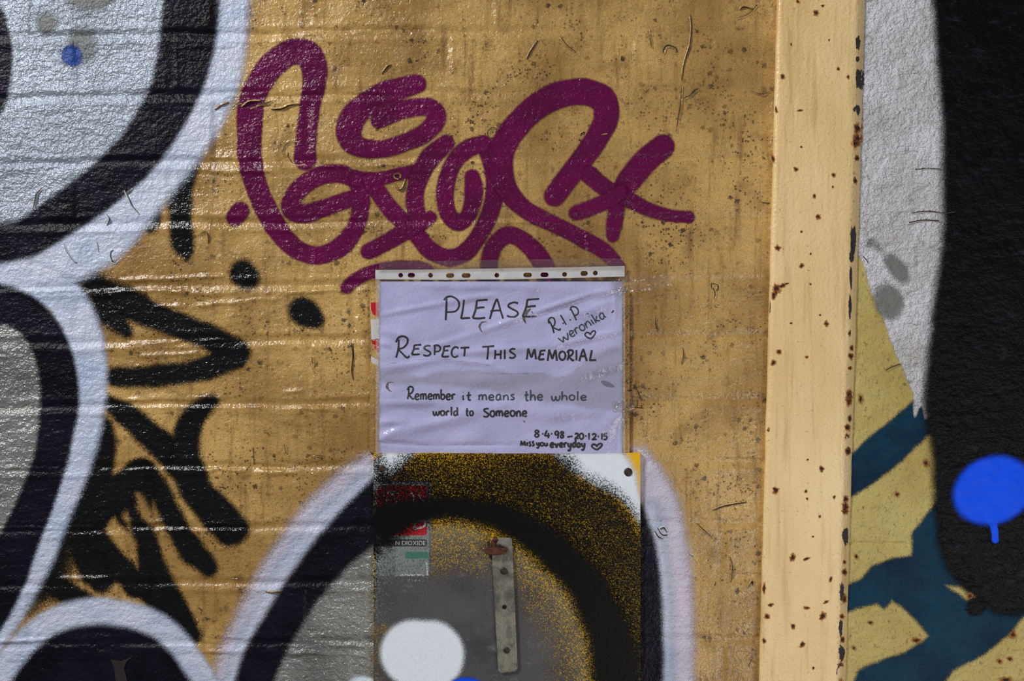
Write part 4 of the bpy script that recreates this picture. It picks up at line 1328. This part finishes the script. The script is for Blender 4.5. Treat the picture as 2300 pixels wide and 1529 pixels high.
mk('masonry', [(0.36, 0.002, 0), (1.7, 0.002, 0), (1.7, 0.002, 2.7), (0.36, 0.002, 2.7), (0.36, 0.2, 0), (1.7, 0.2, 0), (1.7, 0.2, 2.7), (0.36, 0.2, 2.7)],
   [(0, 1, 2, 3), (7, 6, 5, 4), (1, 0, 4, 5), (3, 2, 6, 7), (0, 3, 7, 4), (2, 1, 5, 6)], M_OLIVE, wr_, smooth=False)


def rfilm(name, d, soft, material, parent, layer, dens=1.0, wob=2.0, seed=1):
    d = d + wob * (vnoise(RPX, RPY, 26, seed) - 0.5) * 2 + wob * (vnoise(RPX, RPY, 9, seed + 1) - 0.5)
    e = np.clip(d / (soft * 1.35), -1.5, 3.0)
    return patch(name, qany(e > -0.93), HR, 0.00012 * layer, material, parent, {'e': e, 'o': np.full(e.shape, dens)}, px=RPX, py=RPY)


R = dict(px=RPX, py=RPY)
wp = graffiti('paint_patch', (2020, 400), 'dirty white painted patch running down to drips between post and black band')
rfilm('coat', sd_poly([(1870, -260), (2200, -260), (2200, 900), (2085, 935), (2076, 940), (2070, 905), (2060, 915), (2053, 935), (2050, 884), (2030, 833), (2010, 793), (1993, 740), (1963, 673), (1950, 633), (1930, 575), (1870, 560)], False, **R), 5, M_DIRTY, wp, 2.0, seed=201)
rfilm('grey_smear', sd_stroke([(1998, 585, 14), (2015, 605, 20), (2028, 625, 12)], **R), 12, M_GREY, wp, 3.0, 0.62, seed=203)
rfilm('grey_smear', sd_ell(1993, 677, 32, 38, -20, **R), 12, M_GREY, wp, 3.0, 0.62, seed=205)
rfilm('grey_smear', sd_stroke([(1955, 545, 14), (1975, 560, 10)], **R), 9, M_GREY, wp, 3.0, 0.4, seed=206)
tl = graffiti('graffiti_shape', (2060, 1250), 'teal spray-painted branching shape low down beside the steel post')
rfilm('upper_limb', sd_stroke([(2110, 905, 34), (2085, 925, 37), (2040, 962, 38), (1985, 1010, 40), (1930, 1055, 38), (1880, 1085, 38), (1860, 1090, 38)], **R), 10, M_TEAL, tl, 1.0, seed=207)
tp = sd_poly([(2120, 1110), (2085, 1150), (2050, 1194), (2048, 1249), (1998, 1256), (1956, 1273), (1939, 1298), (1901, 1315), (1860, 1325), (1860, 1372), (1897, 1370), (1967, 1353), (1984, 1363), (2001, 1343), (2026, 1360), (2060, 1394), (2088, 1427), (2032, 1467), (1963, 1488), (1930, 1505), (1905, 1560), (1890, 1640), (2050, 1640), (2110, 1540), (2136, 1502), (2206, 1467), (2257, 1426), (2300, 1374), (2390, 1280), (2390, 1000), (2200, 1000)], False, **R)
tp = np.minimum(tp, -sd_poly([(2116, 1310), (2160, 1315), (2195, 1336), (2190, 1345), (2167, 1349), (2140, 1330)], False, **R))
rfilm('lower_limbs', tp, 11, M_TEAL, tl, 1.7, seed=209)
bb = graffiti('graffiti_shape', (2220, 600), 'broad scuffed black painted band with rounded lower end, carrying the blue blob')
rfilm('band', sd_poly([(2118, -260), (2120, 300), (2122, 520), (2104, 660), (2088, 800), (2080, 920), (2096, 1010), (2103, 1140), (2120, 1250), (2155, 1300), (2200, 1345), (2250, 1372), (2300, 1365), (2370, 1330), (2420, 1200), (2440, 800), (2440, -260)], True, **R), 26, M_JET, bb, 2.9, seed=211)
rfilm('dark_spot', sd_ell(2188, 1363, 19, 18, **R), 9, M_JET, bb, 3.6, 0.85, seed=213)
bl = graffiti('paint_blob', (2224, 1100), 'bright royal blue sprayed blob with one short drip on the black band')
rfilm('blob', sd_ell(2228, 1100, 86, 70, -22, **R), 15, M_ROYAL, bl, 4.4, seed=215, wob=1.0)
rfilm('drip', sd_stroke([(2222, 1160, 12), (2228, 1175, 8), (2232, 1195, 6.5), (2233, 1211, 6.5)], **R), 3.5, M_ROYAL, bl, 4.0, seed=217, wob=0.5)

# ---------------------------------------------------------------- steel post
m_, t_ = mat('cream_post_paint')
c_ = t_.mix(t_.ramp(t_.noise(7, 4, stretch=(1, 1, 0.5)), 0.35, 0.7), lin((250, 222, 168)), lin((234, 198, 138)))
c_ = t_.mix(t_.ramp(t_.noise(30, 4, 0.6, stretch=(3, 1, 0.22)), 0.5, 0.78, 0, 0.55), c_, lin((186, 142, 78)))
c_ = t_.mix(t_.ramp(t_.noise(230, 3, 0.7), 0.60, 0.74, 0, 0.7), c_, lin((120, 88, 48)))
t_.out(grain(t_, c_, 0.14), 0.34, normal=t_.bump(t_.math('ADD', t_.noise(240, 3), t_.math('MULTIPLY', t_.noise(60, 3, stretch=(2, 1, 0.3)), 0.8)), 0.0010), spec=0.5)
M_POST = m_
HP = 0.013


def post_x(y):
    return 1748 - (1748 - 1707) * y / 1529.0, 1928 - (1928 - 1884) * y / 1529.0


post = thing('steel_post', (W(1815, 764)[0], 0, ZC - 0.75), 'cream-painted steel post with rust spots, standing between the two painted walls', 'post')
prof = [(-3, -0.002), (-3, 0.004), (-1, 0.0105), (3, 0.0125), (10, HP), (11, HP), ('r', -10, HP), ('r', -3, 0.0126), ('r', 1, 0.0112), ('r', 5, 0.0095), ('r', 13, 0.0062), ('r', 15, 0.003), ('r', 16, -0.002)]
ys_ = np.concatenate([np.linspace(-500, -200, 4), np.linspace(-150, 1700, 150), np.linspace(1750, 2150, 5)])
v_, f_ = [], []
for yy in ys_:
    xl, xr = post_x(yy)
    for i, p in enumerate(prof):
        if p[0] == 'r':
            x, h = xr + p[1], p[2]
        else:
            x, h = xl + p[0], p[1]
        x += 1.3 * (float(vnoise(np.array(yy), np.array(i * 9.0), 40, 80)) - 0.5)
        v_.append(W(x, yy, h))
n_ = len(prof)
for j in range(len(ys_) - 1):
    for i in range(n_ - 1):
        a = j * n_ + i
        f_.append((a, a + n_, a + n_ + 1, a + 1))
mk('shaft', v_, f_, M_POST, post)

m_, t_ = mat('rust_spot')
e_ = t_.attr('e')
nz_ = t_.math('MULTIPLY', t_.math('SUBTRACT', t_.noise(420, 3, 0.7), 0.5), 0.9)
ee = t_.math('ADD', t_.math('MULTIPLY', e_, 0.8), nz_)
cr = t_.mix(t_.ramp(ee, 0.30, 0.60), lin((176, 104, 34)), lin((40, 22, 14)))
t_.out(cr, 0.8, alpha=t_.ramp(ee, 0.05, 0.5), normal=t_.bump(t_.noise(700, 3), 0.0006))
M_SPOT = m_
m_, t_ = mat('bare_dark_steel_chip')
e_ = t_.attr('e')
ee = t_.math('ADD', e_, t_.math('MULTIPLY', t_.math('SUBTRACT', t_.noise(420, 3, 0.7), 0.5), 0.8))
t_.out(t_.mix(t_.noise(300, 3), lin((30, 26, 28)), lin((72, 66, 70))), 0.6, alpha=t_.ramp(ee, 0.22, 0.36))
M_CHIP = m_


def post_h(x, y):
    """height of the post's face where it bends down at its outer edge"""
    xl, xr = post_x(y)
    d = x - xr
    hh = np.interp(d, [-10, -3, 1, 5, 13, 15], [HP, 0.0126, 0.0112, 0.0095, 0.0062, 0.003])
    hl = np.interp(x - xl, [-3, -1, 3, 10], [0.004, 0.0105, 0.0125, HP])
    return np.minimum(hh, hl)


def spot(name, cx, cy, rx, ry, material, parent, hf, ang=0.0):
    n = 16
    v, f, e = [], [], []
    ca, sa = math.cos(math.radians(ang)), math.sin(math.radians(ang))
    rad = [1 + random.uniform(-0.22, 0.22) for _ in range(n)]
    for k, q in enumerate((0.0, 0.35, 0.7, 1.15)):
        for i in range(n if k else 1):
            a = 2 * math.pi * i / n
            u, w = rx * q * rad[i] * math.cos(a), ry * q * rad[i] * math.sin(a)
            x, y = cx + u * ca - w * sa, cy + u * sa + w * ca
            v.append(W(x, y, float(hf(x, y)) + 0.00018)); e.append(1.0 - q / 1.15)
    for i in range(n):
        f.append((0, 1 + (i + 1) % n, 1 + i))
    for k in range(2):
        for i in range(n):
            j = (i + 1) % n
            f.append((1 + k * n + i, 1 + k * n + j, 1 + (k + 1) * n + j, 1 + (k + 1) * n + i))
    return mk(name, v, f, material, parent, {'e': e}, origin=v[0])


SP = [(1792, 4, 6, 6), (1848, 13, 5, 4), (1833, 29, 10, 9), (1758, 173, 8, 9), (1797, 248, 10, 4), (1883, 155, 5, 6), (1905, 173, 6, 7), (1788, 380, 8, 8), (1872, 393, 8, 7), (1829, 440, 6, 8), (1838, 487, 8, 9), (1743, 247, 6, 12), (1736, 356, 6, 14),
      (1747, 557, 9, 9), (1800, 597, 7, 8), (1821, 570, 4, 4), (1820, 638, 4, 5), (1842, 707, 4, 4), (1856, 727, 8, 10), (1737, 815, 8, 10), (1750, 790, 8, 9), (1812, 802, 6, 5), (1777, 726, 4, 4), (1724, 964, 7, 8),
      (1846, 1053, 8, 9), (1742, 1101, 10, 12), (1814, 1032, 4, 4), (1810, 1103, 5, 6), (1813, 1120, 4, 4), (1780, 1252, 9, 14), (1811, 1255, 12, 5), (1731, 1358, 10, 6), (1723, 1384, 9, 10), (1812, 1365, 13, 6), (1781, 1406, 8, 8), (1802, 1447, 9, 11), (1716, 1439, 7, 9),
      (1855, 1352, 9, 5), (1848, 1384, 10, 14), (1716, 1322, 6, 18), (1827, 1500, 4, 5), (1841, 1160, 5, 5), (1826, 1205, 4, 4), (1874, 1116, 5, 6), (1866, 1300, 5, 10), (1800, 330, 4, 4), (1870, 420, 3, 5), (1800, 520, 4, 4), (1777, 100, 4, 5), (1862, 90, 3, 4)]
for x, y, rx, ry in SP:
    spot('rust_spot', x, y, rx * 0.85, ry * 0.85, M_SPOT, post, post_h, random.uniform(-25, 25))
# the large three-cornered patch of rust on the near edge
for x, y, rx, ry, a in ((1744, 648, 12, 15, 0), (1738, 663, 8, 12, 10), (1758, 641, 12, 6, -25), (1768, 637, 6, 3, -15)):
    spot('rust_spot', x, y, rx, ry, M_SPOT, post, post_h, a)
for y, rx, ry in ((288, 12, 15), (312, 14, 16), (322, 12, 14), (355, 7, 8), (405, 7, 10), (748, 7, 8), (782, 6, 9), (800, 8, 9), (827, 6, 6), (888, 11, 16), (900, 9, 14), (940, 6, 12), (960, 8, 10), (982, 8, 10), (1013, 9, 10), (1120, 8, 10), (1138, 10, 14), (1148, 9, 10), (1262, 5, 6), (1284, 8, 9), (1345, 7, 14), (1384, 6, 7), (1436, 7, 9), (1500, 8, 20), (1540, 8, 20)):
    xr = post_x(y)[1]
    spot('rust_spot', xr + random.uniform(3, 8), y, rx, ry, M_SPOT, post, post_h)
for dx, y, rx, ry in ((2, 97, 7, 20), (2, 133, 5, 8), (9, 178, 12, 28), (4, 247, 9, 14), (4, 540, 9, 42), (1, 575, 6, 20), (1, 622, 4, 30), (1, 690, 4, 32), (7, 1012, 6, 10), (6, 1205, 9, 24), (1, 1330, 6, 26), (1, 1410, 5, 24), (5, 1465, 8, 22), (2, 1505, 9, 22)):
    xr = post_x(y)[1]
    spot('paint_chip', xr + dx, y, rx, ry, M_CHIP, post, post_h)
for y, ry in ((690, 20),):
    spot('paint_chip', post_x(y)[0] - 1, y, 3, ry, M_CHIP, post, post_h)
# rust and chips on the wall beyond
hr_ = lambda x, y: HR0 + 0.0012
for x, y, rx, ry in ((1933, 895, 6, 14), (1923, 1250, 6, 7), (1955, 1398, 7, 6), (2015, 1110, 7, 7), (2058, 1438, 14, 7), (2275, 1425, 9, 12), (2245, 1485, 7, 6), (2268, 1480, 8, 6), (2260, 1527, 16, 10), (2178, 1338, 9, 9), (2080, 1040, 8, 10), (1918, 1455, 5, 6)):
    spot('rust_spot', x, y, rx, ry, M_SPOT, wr_, hr_)
def rcrack(p, r):
    v1, f1 = ribbon([(x, y, r) for x, y in p], lambda x, y: np.zeros_like(x) + HR0 + 0.0016, 0.0)
    mk('paint_crack', v1, f1, M_CRACK, wr_)
for p, r in (([(1990, 832), (2000, 826), (2015, 820), (2022, 818)], 2.0), ([(1938, 575), (1945, 582), (1950, 590)], 1.8), ([(2055, 380), (2090, 378), (2115, 380)], 1.6), ([(2050, 478), (2085, 474), (2120, 478), (2145, 476)], 2.0), ([(2042, 500), (2075, 494), (2110, 496)], 2.4)):
    rcrack(p, r * 0.55)

# ---------------------------------------------------------------- ground in front of the wall
m_, t_ = mat('grey_paving')
t_.out(grain(t_, t_.mix(t_.noise(12, 4), lin((112, 106, 98)), lin((88, 84, 78))), 0.2), 0.8, normal=t_.bump(t_.noise(60, 4), 0.004))
fl = mk('floor', [(-3, 0.2, 0), (3, 0.2, 0), (3, -4, 0), (-3, -4, 0)], [(3, 2, 1, 0)], m_, None, smooth=False)
props(fl, 'grey paving at the foot of the wall', None, None, 'structure')
